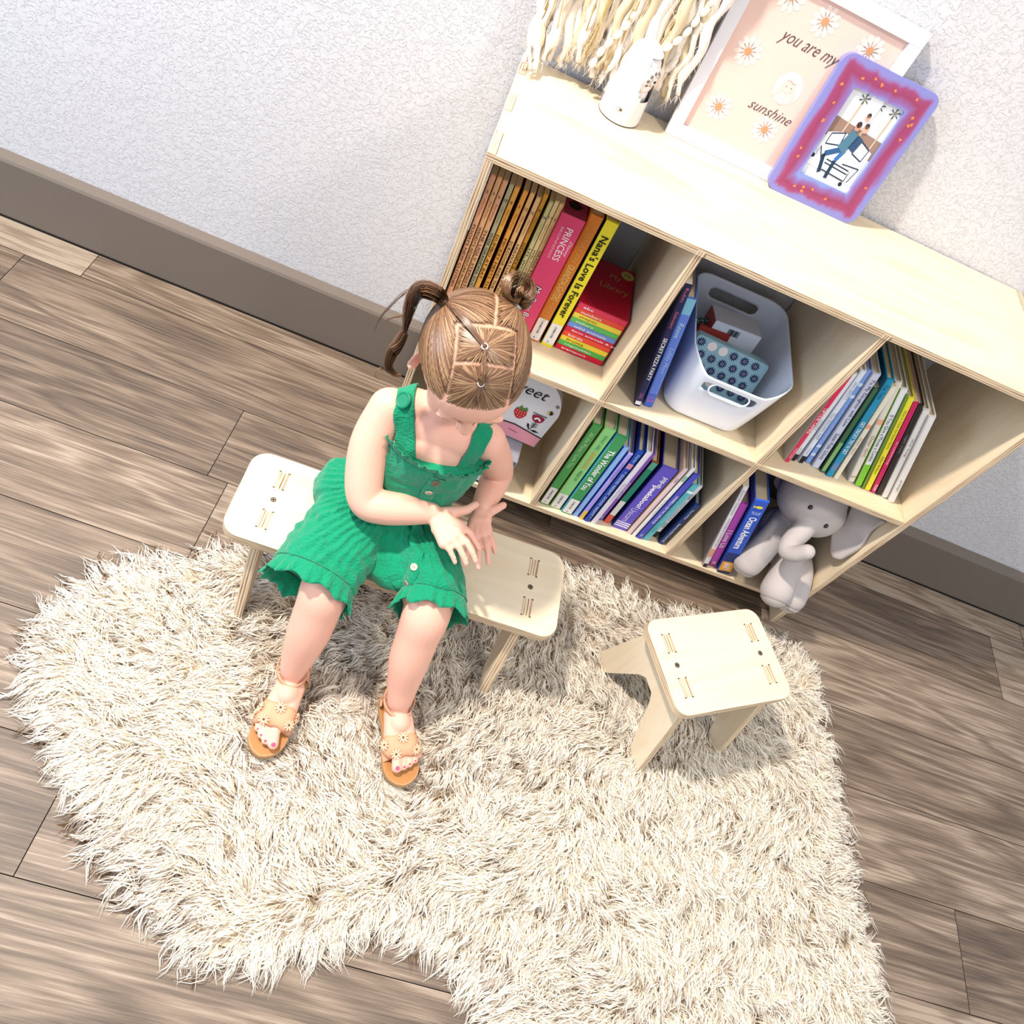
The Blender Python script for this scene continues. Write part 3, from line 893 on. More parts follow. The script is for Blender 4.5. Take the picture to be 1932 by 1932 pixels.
# ---- upper right cubby: leaning picture books
GE = 'picture books leaning in the upper right cubby'
E1 = [
 ('red paperback spine reading Tiptoe Tapirs leaning against the divider', .6985, .034, .0098, .221, -9.3, '#d8325a', [('TIPTOE TAPIRS', .34, .64, .5, .6, '#f3e3e6', 0, .01), ('KIDDY KEEP', .82, .95, .5, .4, '#f0c0cc')], (), '#c3c3c8', False),
 ('white paperback spine with a black foot right of the red one', .7125, .044, .0092, .222, -10.0, '#e2e4ea', [('COZY', .50, .62, .5, .55, '#b0b4c0'), ('PUTNAM', .84, .91, .5, .35, '#99aaaa')], ((.92, 1.0, '#1e1a1a'),), '#cfd4de', False),
 ('white spine with a black foot reading The Snowy Nap', .7280, .046, .0108, .232, -11.2, '#dfe6f2', [('JAN BRETT', .10, .28, .5, .5, '#9aa6b8'), ('The SNOWY NAP', .42, .72, .5, .6, '#a2acbc'), ('PUTNAM', .82, .90, .5, .35, '#99aaaa')], ((.92, 1.0, '#1e1a1a'),), '#c6cedc', True),
 ('blue spine with little white clouds beside The Snowy Nap', .7440, .053, .0105, .234, -12.2, '#7ea2e0', [('the star shepherd', .40, .72, .5, .5, '#b4ccf0', .2)], ((.12, .15, '#c9dcf4'), (.24, .27, '#c9dcf4'), (.78, .81, '#c9dcf4'), (.88, .91, '#c9dcf4')), '#4a6cc0', True),
 ('lavender-white spine reading To My Daughter with Love', .7585, .048, .0142, .237, -13.2, '#ccd3ea', [('To My Daughter with Love', .05, .52, .5, .55, '#3a3f58', .1), ('Susan Polis Schutz', .60, .90, .5, .5, '#3a3f58', .1)], (), '#b9c2d6', True),
 ('dark green picture spine with a thin white edge', .7762, .044, .0096, .216, -14.0, '#3c6a4a', [], ((.62, .98, '#7fae6a'),), '#1f3c2c', False),
 ('teal blue spine with white capitals and a cat picture', .7885, .040, .0128, .245, -14.8, '#1f8fb8', [('Cat Tales', .05, .18, .5, .5, '#0e5f80'), ('GET TRICKY TRY N GET', .40, .74, .5, .55, '#e6f2f6', 0, .01)], ((.84, .92, '#5a86b8'),), '#12607e', True),
 ('cream slim spine with an orange flower touching the teal one', .8045, .040, .0096, .236, -15.4, '#e2dfca', [('Dear Girl,', .52, .70, .5, .5, '#b09a80', .2)], ((.38, .42, '#e6a880'),), '#d6d2c0', False),
 ('cream spine reading Dear Girl with a peach flower, standing apart', .8380, .048, .0122, .250, -21.5, '#ddd8cc', [('Dear Girl,', .50, .72, .5, .55, '#a5846a', .2)], ((.34, .39, '#e8ab8c'), (.93, .95, '#b9ae9a')), '#c0c4ce', True),
 ('white spine with a bright green foot reading If You Give a Mouse', .8535, .046, .0125, .244, -22.0, '#e3e6ea', [('If You Give a Mouse a Cookie', .24, .72, .5, .5, '#50545c')], ((.76, 1.0, '#7cc832'),), '#7ab030', True),
 ('thin olive green spine between the white and yellow ones', .8680, .044, .0048, .240, -22.3, '#6f8f3a', [], (), '#5b7a30', False),
 ('bright yellow slim spine in the upper right cubby', .8745, .044, .0112, .236, -22.6, '#e6dd3a', [('How to Catch the Easter Bunny', .12, .52, .5, .5, '#8a7a18'), ('Adam Wallace', .60, .80, .5, .4, '#6a5e10')], (), '#c9c030', True),
 ('raspberry pink slim spine right of the yellow one', .8880, .044, .0098, .232, -23.0, '#c8245e', [('the wonderful things', .40, .66, .5, .45, '#f2c8d8', .2), ('PUSH', .90, .97, .5, .5, '#f0f0f0')], (), '#8a1a44', False),
 ('black slim spine right of the raspberry pink one', .8998, .044, .0104, .232, -23.3, '#2a2628', [('night owls', .3, .5, .5, .4, '#8a8a90')], (), '#1c1a1c', True),
 ('white spine fourth from the right end of the upper right cubby', .9130, .043, .0118, .228, -23.6, '#dfdcd8', [('the hug', .3, .5, .5, .4, '#7a7670')], (), '#c9c6c2', True),
 ('white spine just left of the last green one', .9268, .038, .0124, .224, -23.9, '#e3e1dd', [('goodnight', .72, .86, .5, .4, '#7a7670')], (), '#cfccc8', True),
]
for (lb, x, y, th, h, ln, c, tx, bn, cv, hd) in E1:
    book(lb, x, y, ZM, th, h, .215, ln, c, tx, group=GE, bands=bn, cov=cv, hard=hd)

# ---- lower left cubby: arched wooden sign-box above a clear picture block
def arch():
    a = empty('arched_box', (.170, .060, ZB + .106), (rad(-6), 0, rad(-3)), label='arched white box with strawberry, flower and bee print and a pink base', cat='box')
    w_, hh, dp_ = .125, .165, .024
    pts = [(0, 0), (w_, 0)] + [(w_, hh - .075 + 0)] + [(w_ - .075 + .075 * math.cos(t), hh - .075 + .075 * math.sin(t)) for t in [math.pi / 2 * k / 12 for k in range(1, 13)]] + [(.05 - .05 * math.sin(t), hh - .05 + .05 * math.cos(t)) for t in [math.pi / 2 * k / 8 for k in range(0, 9)]]
    q = []
    for p in pts:
        if not q or (V(p) - V(q[-1])).length > 1e-5: q.append(p)
    # slightly narrowing foot
    q = [((x - w_ / 2) * (.80 + .20 * min(1, z / .07)) + w_ / 2, z) for x, z in q]
    poly('box_body', [(x, 0, z) for x, z in q], mat('#d6d4d8', .3), a, dp_, (0, 1, 0))
    def fr(x, z, dy=-.0006): return (x, dy, z)
    lo = [(w_ * .11, .0005), (w_ * .89, .0005), (w_ * .93, .026), (w_ * .7, .030), (w_ * .45, .034), (w_ * .2, .031), (w_ * .07, .026)]
    poly('pink_base', [fr(*p) for p in lo], mat('#d992a0', .35), a)
    bm = bmesh.new()
    tube(bm, [fr(w_ * .07, .027, -.0012), fr(w_ * .25, .033, -.0012), fr(w_ * .45, .036, -.0012), fr(w_ * .7, .032, -.0012), fr(w_ * .93, .028, -.0012)], .0012, 6)
    from_bm('black_line', bm, mat('#17130f', .4), a)
    textmesh('mother', .020, .0045, fr(.050, .018, -.001), (1, 0, -.1), (0, 0, 1), mat('#7a2436', .4), a, shear=.3)
    textmesh('Sweet', .088, .024, fr(.003, .114, -.001), (1, 0, 0), (0, 0, 1), mat('#17130f', .4), a, shear=.35)
    # strawberry
    def blob(name, pts, c, dy=-.0008): return poly(name, [fr(x, z, dy) for x, z in pts], mat(c, .4), a)
    def circ(x, z, rx, rz, n=18): return [(x + rx * math.cos(2 * math.pi * k / n), z + rz * math.sin(2 * math.pi * k / n)) for k in range(n)]
    sx, sz = .056, .066
    blob('strawberry_print', [(sx + .0125 * math.cos(t) * (1 - .25 * (math.sin(t) < 0) * -math.sin(t)), sz + .0145 * math.sin(t)) for t in [2 * math.pi * k / 24 for k in range(24)]], '#b8282c')
    bm = bmesh.new()
    for dx in (-.007, -.002, .003, .008):
        for dz in (-.008, -.002, .004):
            if abs(dx) + abs(dz) < .013:
                bm.faces.new([bm.verts.new(fr(*p, -.0012)) for p in circ(sx + dx, sz + dz, .0008, .0011, 8)])
    from_bm('strawberry_seeds', bm, mat('#efe6dc', .4), a)
    blob('strawberry_leaf', [(sx - .012, sz + .010), (sx - .006, sz + .012), (sx - .003, sz + .020), (sx + .001, sz + .013), (sx + .008, sz + .019), (sx + .012, sz + .010), (sx, sz + .007)], '#4a7a3c', -.0012)
    # flower
    fx, fz = .092, .074
    blob('flower_print', [(fx + .0125 * math.cos(t), fz + (.004 if math.sin(t) > 0 else .015) * math.sin(t)) for t in [2 * math.pi * k / 24 for k in range(24)]], '#8c2038')
    bm = bmesh.new()
    for k in range(8):
        x_ = fx - .0125 + k * .0036
        tube(bm, [fr(x_ + .0011 * math.cos(t), fz + .0062 + .0011 * math.sin(t), -.0010) for t in [2 * math.pi * s / 8 for s in range(9)]], .0005, 4)
    tube(bm, [fr(fx, fz - .014, -.001), fr(fx - .001, fz - .026, -.001), fr(fx - .007, fz - .038, -.001)], .0007, 5)
    for sg in (-1, 1):
        for k in range(3):
            z_ = fz - .018 - k * .004
            tube(bm, [fr(fx - .001, z_ - .003, -.001), fr(fx + sg * .006, z_ + .001, -.001)], .0006, 4)
    ls = [(fx - .006, fz - .038), (fx - .013, fz - .030), (fx - .014, fz - .022), (fx - .009, fz - .026)]
    bm.faces.new([bm.verts.new(fr(*p, -.001)) for p in ls])
    ls = [(fx - .004, fz - .037), (fx + .004, fz - .033), (fx + .016, fz - .036), (fx + .005, fz - .039)]
    bm.faces.new([bm.verts.new(fr(*p, -.001)) for p in ls])
    from_bm('stem_print', bm, mat('#1a1714', .4), a)
    bm = bmesh.new()
    for k in range(5):
        t = math.pi * (.15 + .175 * k)
        bm.faces.new([bm.verts.new(fr(*p, -.0013)) for p in circ(fx + .0055 * math.cos(t), fz - .009 + .006 * math.sin(t), .0018, .0024, 10)])
    from_bm('petal_print', bm, mat('#efe9e6', .4), a)
    blob('bee_print', circ(fx + .017, fz + .020, .0042, .0052), '#3a1a1c')
    blob('bee_wing_print', circ(fx + .013, fz + .019, .0022, .004), '#d9b84a', -.0012)
    bm = bmesh.new()
    for k in range(8):
        t = math.pi * k / 4
        tube(bm, [fr(fx + .022 + .0012 * math.cos(t), fz + .040 + .0012 * math.sin(t), -.001), fr(fx + .022 + .0042 * math.cos(t), fz + .040 + .0042 * math.sin(t), -.001)], .0005, 4)
    from_bm('small_star_print', bm, mat('#7a2436', .4), a)
arch()
def block():
    b = empty('picture_block', (.182, .008, ZB + .0003), (0, 0, rad(-2)), label='clear plastic block of small printed pictures under the arched box', cat='block')
    boxobj('block_body', (0, 0, 0), (.077, .10, .100), mat('#8d8d96', .12, spec=.6), b, .002, 2)
    random.seed(9)
    k = 0
    for r in range(5):
        for q in range(3):
            k += 1
            c = random.choice(['#5d5a68', '#9fb8c8', '#77685e', '#c6ccd6', '#3b4a66', '#b7a89c', '#e0e2e8'])
            x0 = .003 + q * .0245; z0 = .004 + r * .0188
            pts = [(x0 + random.uniform(0, .003), -.0005, z0 + random.uniform(0, .002)), (x0 + .023, -.0005, z0 + random.uniform(0, .003)), (x0 + .022, -.0005, z0 + .0175), (x0 + random.uniform(0, .004), -.0005, z0 + .017)]
            poly('picture_print', pts, mat(c, .2), b)
    boxobj('black_base', (.001, -.001, .0), (.076, .001, .006), mat('#17171c', .3), b)
block()
# ================================================================ things on top of the bookshelf
def monitor():
    o = empty('camera_monitor', (.171, .262, SH + .0003), label='white plastic baby monitor camera with a ring of small lights on the bookshelf', cat='camera')
    wh = mat('#dcd6d6', .25, spec=.45)
    bm = bmesh.new()
    prof = [(0, .0335), (.0015, .0345), (.006, .0345), (.035, .0330), (.06, .0305), (.082, .0290), (.096, .0270), (.106, .0225), (.113, .0150), (.1165, .0070), (.1172, .0005)]
    face = V((.80, -.58, -.12)).normalized()
    fx = math.atan2(face.y, face.x)
    n = 64
    R = []
    for z, r in prof:
        row = []
        for j in range(n):
            a = 2 * math.pi * j / n
            row.append(V((r * math.cos(a), r * math.sin(a), z)))
        R.append(row)
    # refine rows
    rows = []
    for i in range(len(R) - 1):
        for k in range(4):
            rows.append([R[i][j].lerp(R[i + 1][j], k / 4) for j in range(n)])
    rows.append(R[-1])
    vs = [[bm.verts.new(p) for p in row] for row in rows]
    def cut(p):
        # U shaped opening facing the room
        a = (math.atan2(p.y, p.x) - fx + math.pi) % (2 * math.pi) - math.pi
        s = a * .029
        zc = .058
        if p.z < zc: return s * s + (p.z - zc) ** 2 < .0175 ** 2
        return abs(s) < .0175 and p.z < .125
    for i in range(len(rows) - 1):
        for j in range(n):
            k = (j + 1) % n
            c = (rows[i][j] + rows[i][k] + rows[i + 1][j] + rows[i + 1][k]) / 4
            if cut(c) and c.z > .03 and c.z < .104: continue
            bm.faces.new((vs[i][j], vs[i][k], vs[i + 1][k], vs[i + 1][j]))
    bm.faces.new(vs[0][::-1])
    b = from_bm('housing', bm, wh, o, smooth=True)
    bm = bmesh.new()
    c = V((0, 0, .0770)) + face * .0055
    ellipsoid(bm, c, (.0262, .0262, .0262), nu=40, nv=24)
    ellipsoid(bm, c - V((0, 0, .012)), (.0235, .0235, .0235), nu=32, nv=20)
    ellipsoid(bm, c + V((0, 0, .012)), (.0215, .0215, .0200), nu=32, nv=20)
    loft(bm, [((0, 0, .031), .0275, .0275), ((0, 0, .050), .0262, .0262), ((0, 0, .068), .0215, .0215), ((0, 0, .100), .0175, .0175)], 32)
    h = from_bm('lens_head', bm, wh, o, smooth=True)
    u = face.cross(V((0, 0, 1))).normalized(); w_ = face.cross(u)
    f0 = c + face * .0262
    bm = bmesh.new()
    tube(bm, [f0 - face * .0012 + (u * math.cos(a) + w_ * math.sin(a)) * .0078 for a in [2 * math.pi * k / 28 for k in range(29)]], .0011, 8)
    from_bm('lens_ring', bm, mat('#b9b2ac', .3, metal=.3), h, smooth=True)
    bm = bmesh.new()
    ellipsoid(bm, f0 - face * .0012, (.0030, .0030, .0022)); 
    from_bm('lens', bm, mat('#15120f', .08), h, smooth=True)
    for k in range(10):
        a = 2 * math.pi * k / 10
        th = .50
        p = c + (face * math.cos(th) + (u * math.cos(a) + w_ * math.sin(a)) * math.sin(th)) * .0260
        nn = (p - c).normalized()
        bm = bmesh.new()
        u2, w2 = frame(nn)
        tube(bm, [p + (u2 * math.cos(t) + w2 * math.sin(t)) * .0022 for t in [2 * math.pi * q / 14 for q in range(15)]], .0006, 6)
        ellipsoid(bm, p, (.0013, .0013, .0013), nu=10, nv=8)
        from_bm('infrared_light', bm, mat('#6f6a66', .2, spec=.6), h, smooth=True)
    # switch and printed name on the front
    f2 = V((-.22, -.975, 0)).normalized(); s2 = V((.975, -.22, 0)).normalized()
    p = f2 * .0342
    bm = bmesh.new()
    pts = [(a, b_) for a, b_ in rrect(-.0058, -.0022, .0058, .0022, .0021, 5)]
    bm.faces.new([bm.verts.new(p + f2 * .0006 + s2 * a + V((0, 0, .023 + b_))) for a, b_ in pts])
    from_bm('switch_slot', bm, mat('#6d5846', .6), o)
    bm = bmesh.new()
    box(bm, (-.0050, -.0006, -.0017), (.0012, .0006, .0017), .0004)
    sw = from_bm('switch', bm, mat('#c9bfb4', .4), o)
    sw.location = p + f2 * .0010 + V((0, 0, .023)); sw.rotation_euler = (0, 0, math.atan2(s2.y, s2.x))
    textmesh('infant optics', .024, .0042, p + f2 * .0016 + s2 * -.012 + V((0, 0, .0095)), s2, (0, 0, 1), mat('#b4a9a2', .5), o, name='printed_name')
    bm = bmesh.new()
    tube(bm, [(.0345 * math.cos(a), .0345 * math.sin(a), .0012) for a in [2 * math.pi * k / 40 for k in range(41)]], .0006, 6)
    from_bm('base_seam', bm, mat('#3a332e', .7), o)
monitor()

def hanging():
    o = empty('yarn_wall_hanging', (.14, .300, 1.19), label='cream yarn and raffia wall hanging with white bead strings behind the monitor camera', cat='wall hanging')
    random.seed(11)
    O = V((.14, .300, 1.19))
    bm = bmesh.new()
    tube(bm, [V((-.02, .300, 1.19)) - O, V((.30, .300, 1.19)) - O], .006, 12)
    from_bm('wooden_rod', bm, mat('#c9a878', .5), o, smooth=True)
    yc = [mat('#e4d8c8', .9, bump=(800, .5, .0012), key=1), mat('#d9ccb8', .9, bump=(800, .5, .0012), key=2), mat('#cdbd9f', .9, bump=(800, .5, .0012), key=3), mat('#e9e2da', .9, bump=(800, .5, .0012), key=4)]
    for k in range(38):
        f = k / 37
        x0 = -.002 + .234 * f + random.uniform(-.004, .004)
        y0 = .296 - random.uniform(0, .020)
        pud = max(0, 1 - f * 3.2)
        xb = x0 + random.uniform(-.006, .006)
        zb = .772 + random.uniform(0, .03) * (1 - pud) + .03 * (f > .8)
        ph = random.uniform(0, 6)
        amp = random.choice([.002, .004, .006])
        fr_ = random.uniform(9, 13)
        pts = []
        M_ = 46
        for i in range(M_ + 1):
            t = i / M_
            z = 1.187 + (zb - 1.187) * t
            x = x0 + (xb - x0) * t + amp * math.sin(ph + t * fr_ * 3.0) + .006 * (1 - t) * (f - .5)
            y = y0 + amp * .6 * math.cos(ph + t * fr_ * 2.6)
            if pud > 0 and z < .85:
                q = (0.85 - z) / .075
                y -= .035 * q * q * pud
                x += .010 * q * q * pud
            pts.append(V((x, min(y, wally(x) - .010), max(z, SH + .0085))) - O)
        r0 = random.uniform(.0060, .0092) if k % 3 else .0050
        rr = [r0 * (1 + .16 * math.sin(i * .9 + ph)) * (.6 if i > M_ - 3 else 1) for i in range(M_ + 1)]
        bm = bmesh.new()
        tube(bm, pts, rr, 9)
        # loose fibres near the lower end
        for q in range(70):
            i = random.randint(M_ - 20, M_)
            p = pts[i]
            d = V((random.uniform(-1, 1), random.uniform(-.9, .1), random.uniform(-2.2, -.5))).normalized()
            L = random.uniform(.006, .016)
            e = p + d * L * 1.3
            wz = V((random.uniform(-1, 1), random.uniform(-1, 0), 0)) * .004
            if (e + O).z < SH + .001: e.z = SH + .0015 - O.z
            tube(bm, spline([p + wz * .3, p.lerp(e, .5) + wz, e + wz * .6], 3), [.0004, .0004, .0004, .0003, .0003, .0002, .0001], 3)
        from_bm('yarn_strand', bm, yc[(k * 7 + random.randint(0, 1)) % 4], o, smooth=True)
    for k in range(16):
        x0 = .0 + .225 * random.random()
        x1 = x0 + random.uniform(-.03, .03)
        zb = .79 + .06 * random.random()
        pts = []
        bow = random.uniform(-.015, .015)
        for i in range(15):
            t = i / 14
            pts.append(V((x0 + (x1 - x0) * t + bow * math.sin(math.pi * t), .283 - random.uniform(0, .001) - .010 * math.sin(2 * t), 1.187 + (zb - 1.187) * t)) - O)
        bm = bmesh.new()
        tube(bm, pts, .0009 if k % 3 else .0014, 5)
        from_bm('raffia_strand', bm, mat('#c2aa78' if k % 2 else '#b09660', .6), o, smooth=True)
    bead = mat('#e6e0d4', .35)
    def beads(path, name='bead_string'):
        P = spline([V(p) - O for p in path], 14)
        s = empty(name, (0, 0, 0), parent=o)
        cb = bmesh.new(); tube(cb, P, .0006, 5)
        from_bm('cord', cb, bead, s)
        acc = 0; last = P[0]
        for i in range(1, len(P)):
            acc += (P[i] - last).length
            last = P[i]
            if acc >= .0158:
                acc = 0
                t = (P[min(i + 1, len(P) - 1)] - P[i - 1]).normalized()
                u, w_ = frame(t)
                R = Matrix((u, w_, t)).transposed()
                b = bmesh.new()
                ellipsoid(b, P[i], (.0050, .0050, .0079), R, nu=14, nv=10)
                from_bm('bead', b, bead, s, smooth=True)
    beads([(.240, .285, 1.185), (.236, .280, 1.05), (.225, .278, .955), (.216, .275, .925), (.209, .272, .90), (.196, .268, .878), (.183, .266, .862)])
    beads([(.150, .290, 1.185), (.145, .282, 1.0), (.130, .276, .90), (.124, .272, .87), (.108, .268, .835), (.100, .262, .80)])
hanging()

def framed_print():
    # leans against the wall
    w_, h_ = .278, .272
    bx, by = .2525, .2755
    ty = .3045
    lean = math.asin((ty - by) / h_)
    o = empty('framed_print', (bx, by, SH + .0003), (-lean, 0, rad(-.8)), label='white framed print reading you are my sunshine with daisies, leaning on the wall', cat='picture')
    fw, ft = .021, .014
    bm = bmesh.new()
    box(bm, (0, 0, 0), (w_, ft, fw), .0008); box(bm, (0, 0, h_ - fw), (w_, ft, h_), .0008)
    box(bm, (0, 0, fw), (fw, ft, h_ - fw), .0008); box(bm, (w_ - fw, 0, fw), (w_, ft, h_ - fw), .0008)
    from_bm('frame', bm, mat('#dcdbe2', .35), o)
    P = mat('#dbbcb1', .45, var=(7, .06))
    poly('print_paper', [(fw, .007, fw), (w_ - fw, .007, fw), (w_ - fw, .007, h_ - fw), (fw, .007, h_ - fw)], P, o, .004, (0, 1, 0))
    y = .0067
    petal = mat('#e0cac2', .5); cen = mat('#c08a60', .5)
    def circ(x, z, rx, rz=None, yy=y, n=26, rot=0):
        rz = rz or rx
        c, s = math.cos(rot), math.sin(rot)
        return [(x + rx * math.cos(t) * c - rz * math.sin(t) * s, yy, z + rx * math.cos(t) * s + rz * math.sin(t) * c) for t in [2 * math.pi * k / n for k in range(n)]]
    dz = [(.056, .150), (.058, .066), (.141, .066), (.134, .226), (.073, .234), (.215, .220), (.222, .066), (.228, .150)]
    for i, (x, z) in enumerate(dz):
        bm = bmesh.new()
        for k in range(11):
            a = 2 * math.pi * k / 11 + i
            r = .0125
            vs = circ(x + r * math.cos(a), z + r * math.sin(a), .0095, .0042, y, 14, a)
            ok = all(fw + .0005 < v[0] < w_ - fw - .0005 and fw + .0005 < v[2] < h_ - fw - .0005 for v in vs)
            if ok: bm.faces.new([bm.verts.new(v) for v in vs])
        from_bm('daisy_petals', bm, petal, o)
        if z < h_ - fw - .006: poly('daisy_centre', circ(x, z, .0050, .0054, y - .0004), cen, o)
    ink = mat('#4a4444', .5)
    textmesh('you are my', .098, .018, (.086, y - .0003, .176), (1, 0, .0), (0, 0, 1), ink, o, shear=.45, off=-.007)
    textmesh('sunshine', .074, .015, (.098, y - .0003, .084), (1, 0, .0), (0, 0, 1), ink, o, shear=.45, off=-.007)
    poly('rabbit_circle', circ(.139, .130, .0215, .0235), mat('#dedbe6', .5), o)
    fur = mat('#d9bfb6', .5)
    poly('rabbit_body', [(.122, y - .0004, .1145), (.139, y - .0004, .106), (.154, y - .0004, .1145), (.149, y - .0004, .128), (.129, y - .0004, .128)], mat('#e0c3c0', .5), o)
    poly('rabbit_head', circ(.139, .133, .0085, .0095, y - .0007), fur, o)
    poly('rabbit_ear', circ(.1285, .127, .0030, .011, y - .0006, rot=-.3), fur, o)
    poly('rabbit_ear', circ(.1500, .127, .0030, .011, y - .0006, rot=.3), fur, o)
    for dx in (-.0042, .0042): poly('rabbit_eye', circ(.139 + dx, .1325, .0007, .0008, y - .0010, 10), ink, o)
    for k in range(7): poly('rabbit_crown_dot', circ(.132 + k * .0024, .1400 + .0012 * math.sin(k * 1.05), .0008, .0008, y - .0010, 8), mat('#c98a78', .5), o)
framed_print()

def painted_frame():
    w_, h_ = .168, .214
    by = .2560; lean = rad(9.5)
    o = empty('photo_frame', (.4365, by, SH + .0003), (-lean, 0, rad(1.2)), label='child-painted lilac and pink photo frame with rounded corners and a family photo', cat='picture frame')
    m = bpy.data.materials.new('painted_wood')
    nt, b = nodes(m)
    L = nt.links.new
    tc = N(nt, 'ShaderNodeTexCoord')
    mp = N(nt, 'ShaderNodeMapping'); mp.inputs['Scale'].default_value = (38, 38, 11); L(tc.outputs['Object'], mp.inputs[0])
    n = N(nt, 'ShaderNodeTexNoise', Scale=1.0, Detail=4.0); L(mp.outputs[0], n.inputs['Vector'])
    n2 = N(nt, 'ShaderNodeTexNoise', Scale=26.0, Detail=2.0); L(tc.outputs['Object'], n2.inputs['Vector'])
    # band of pink in the middle of the frame width: distance from the outer edge
    sp = N(nt, 'ShaderNodeSeparateXYZ'); L(tc.outputs['Object'], sp.inputs[0])
    def absd(sock, c, hw):
        a = N(nt, 'ShaderNodeMath', _operation='SUBTRACT', i1=c); L(sock, a.inputs[0])
        q = N(nt, 'ShaderNodeMath', _operation='ABSOLUTE'); L(a.outputs[0], q.inputs[0])
        r_ = N(nt, 'ShaderNodeMath', _operation='SUBTRACT', i0=hw); L(q.outputs[0], r_.inputs[1])
        return r_.outputs[0]
    mn = N(nt, 'ShaderNodeMath', _operation='MINIMUM')
    L(absd(sp.outputs['X'], w_ / 2, w_ / 2), mn.inputs[0]); L(absd(sp.outputs['Z'], h_ / 2, h_ / 2), mn.inputs[1])
    ad = N(nt, 'ShaderNodeMath', _operation='MULTIPLY_ADD', i1=.026); L(n.outputs['Fac'], ad.inputs[0]); L(mn.outputs[0], ad.inputs[2])
    r = ramp(nt, [(0.0, '#7485c0'), (.19, '#7d78b4'), (.25, '#8f3d68'), (.34, '#8a3456'), (.44, '#80609c'), (.50, '#7688c2')])
    ml = N(nt, 'ShaderNodeMath', _operation='MULTIPLY', i1=9.5); L(ad.outputs[0], ml.inputs[0]); L(ml.outputs[0], r.inputs[0])
    L(r.outputs[0], b.inputs['Base Color']); b.inputs['Roughness'].default_value = .35
    outer = rrect(0, 0, w_, h_, .017, 8)
    ix0, iz0, ix1, iz1 = .040, .040, w_ - .038, h_ - .037
    inner = rrect(ix0, iz0, ix1, iz1, .004, 8)
    bm = bmesh.new()
    for yy in (0, .011):
        A = [bm.verts.new((x, yy, z)) for x, z in outer]; B = [bm.verts.new((x, yy, z)) for x, z in inner]
        nn = len(A)
        for i in range(nn): bm.faces.new((A[i], A[(i + 1) % nn], B[(i + 1) % nn], B[i]))
        if yy == 0: A0, B0 = A, B
    for i in range(nn):
        j = (i + 1) % nn
        bm.faces.new((A0[i], A0[j], A[j], A[i])); bm.faces.new((B0[i], B0[j], B[j], B[i]))
    from_bm('frame', bm, m, o)
    # orange dabs
    random.seed(3)
    for k in range(20):
        side = k % 4
        t = random.random()
        d = random.uniform(.016, .026)
        x, z = [(d, .02 + t * .17), (w_ - d, .02 + t * .17), (.02 + t * .13, d), (.02 + t * .13, h_ - d)][side]
        pts = []
        for q in range(10):
            a = 2 * math.pi * q / 10; rr = random.uniform(.0012, .0034)
            pts.append((x + rr * math.cos(a), -.0004, z + rr * math.sin(a)))
        poly('orange_dab', pts, mat('#d8784e', .4), o)
    # the photo
    def R(name, pts, c, d=0): return poly(name, [(ix0 + u * (ix1 - ix0), .0060 - d * .0003, iz0 + v * (iz1 - iz0)) for u, v in pts], mat(c, .25), o)
    R('photo', [(-.05, -.05), (1.05, -.05), (1.05, 1.05), (-.05, 1.05)], '#dcdde2')
    R('photo_wall', [(0, .46), (1, .40), (1, .62), (0, .68)], '#8f7468', 1)
    for x in (.25, .55, .85):
        R('photo_palm_trunk', [(x, .45), (x + .03, .45), (x + .06, .95), (x + .03, .95)], '#b9a890', 2)
        for k in range(6):
            a = rad(20 + 60 * k)
            R('photo_palm_leaf', [(x + .04, .93), (x + .04 + .11 * math.cos(a), .93 + .06 * math.sin(a)), (x + .04 + .08 * math.cos(a + .35), .93 + .05 * math.sin(a + .35))], '#4a5a48', 3)
    R('photo_vehicle', [(.02, .12), (.98, .08), (.95, .48), (.75, .54), (.30, .56), (.05, .50)], '#e4e6ea', 3)
    def line(a, b_, w2, c, d=4):
        a = V((*a, 0)); b_ = V((*b_, 0)); n_ = (b_ - a).cross(V((0, 0, 1))).normalized() * w2
        R('photo_line', [tuple((a + n_)[:2]), tuple((b_ + n_)[:2]), tuple((b_ - n_)[:2]), tuple((a - n_)[:2])], c, d)
    for seg in (((.12, .50), (.34, .56)), ((.34, .56), (.36, .42)), ((.36, .42), (.12, .38)), ((.12, .38), (.12, .50)), ((.64, .56), (.88, .50)), ((.88, .50), (.86, .36)), ((.86, .36), (.64, .40)),
                ((.30, .20), (.78, .18)), ((.30, .24), (.78, .22)), ((.32, .12), (.80, .10)), ((.80, .10), (.80, .22)), ((.08, .34), (.20, .22)), ((.60, .26), (.92, .28)), ((.92, .28), (.86, .10))):
        line(*seg, .008, '#2f3a4a')
    for x, z in ((.12, .28), (.86, .22)):
        R('photo_headlight', [(x + .07 * math.cos(t), z + .05 * math.sin(t)) for t in [2 * math.pi * k / 14 for k in range(14)]], '#b9bec8', 4)
    for x, z in ((.04, .22), (.78, .06)):
        R('photo_fog_light', [(x + .035 * math.cos(t), z + .025 * math.sin(t)) for t in [2 * math.pi * k / 12 for k in range(12)]], '#23262c', 4)
    line((.45, .40), (.20, .28), .035, '#2f5580', 5); line((.20, .28), (.30, .08), .03, '#24344c', 5)
    line((.50, .40), (.44, .26), .035, '#3568a0', 5); line((.44, .26), (.46, .05), .03, '#24344c', 5)
    line((.42, .38), (.50, .60), .09, '#4a7186', 6); line((.58, .42), (.62, .58), .07, '#2f4a6a', 6)
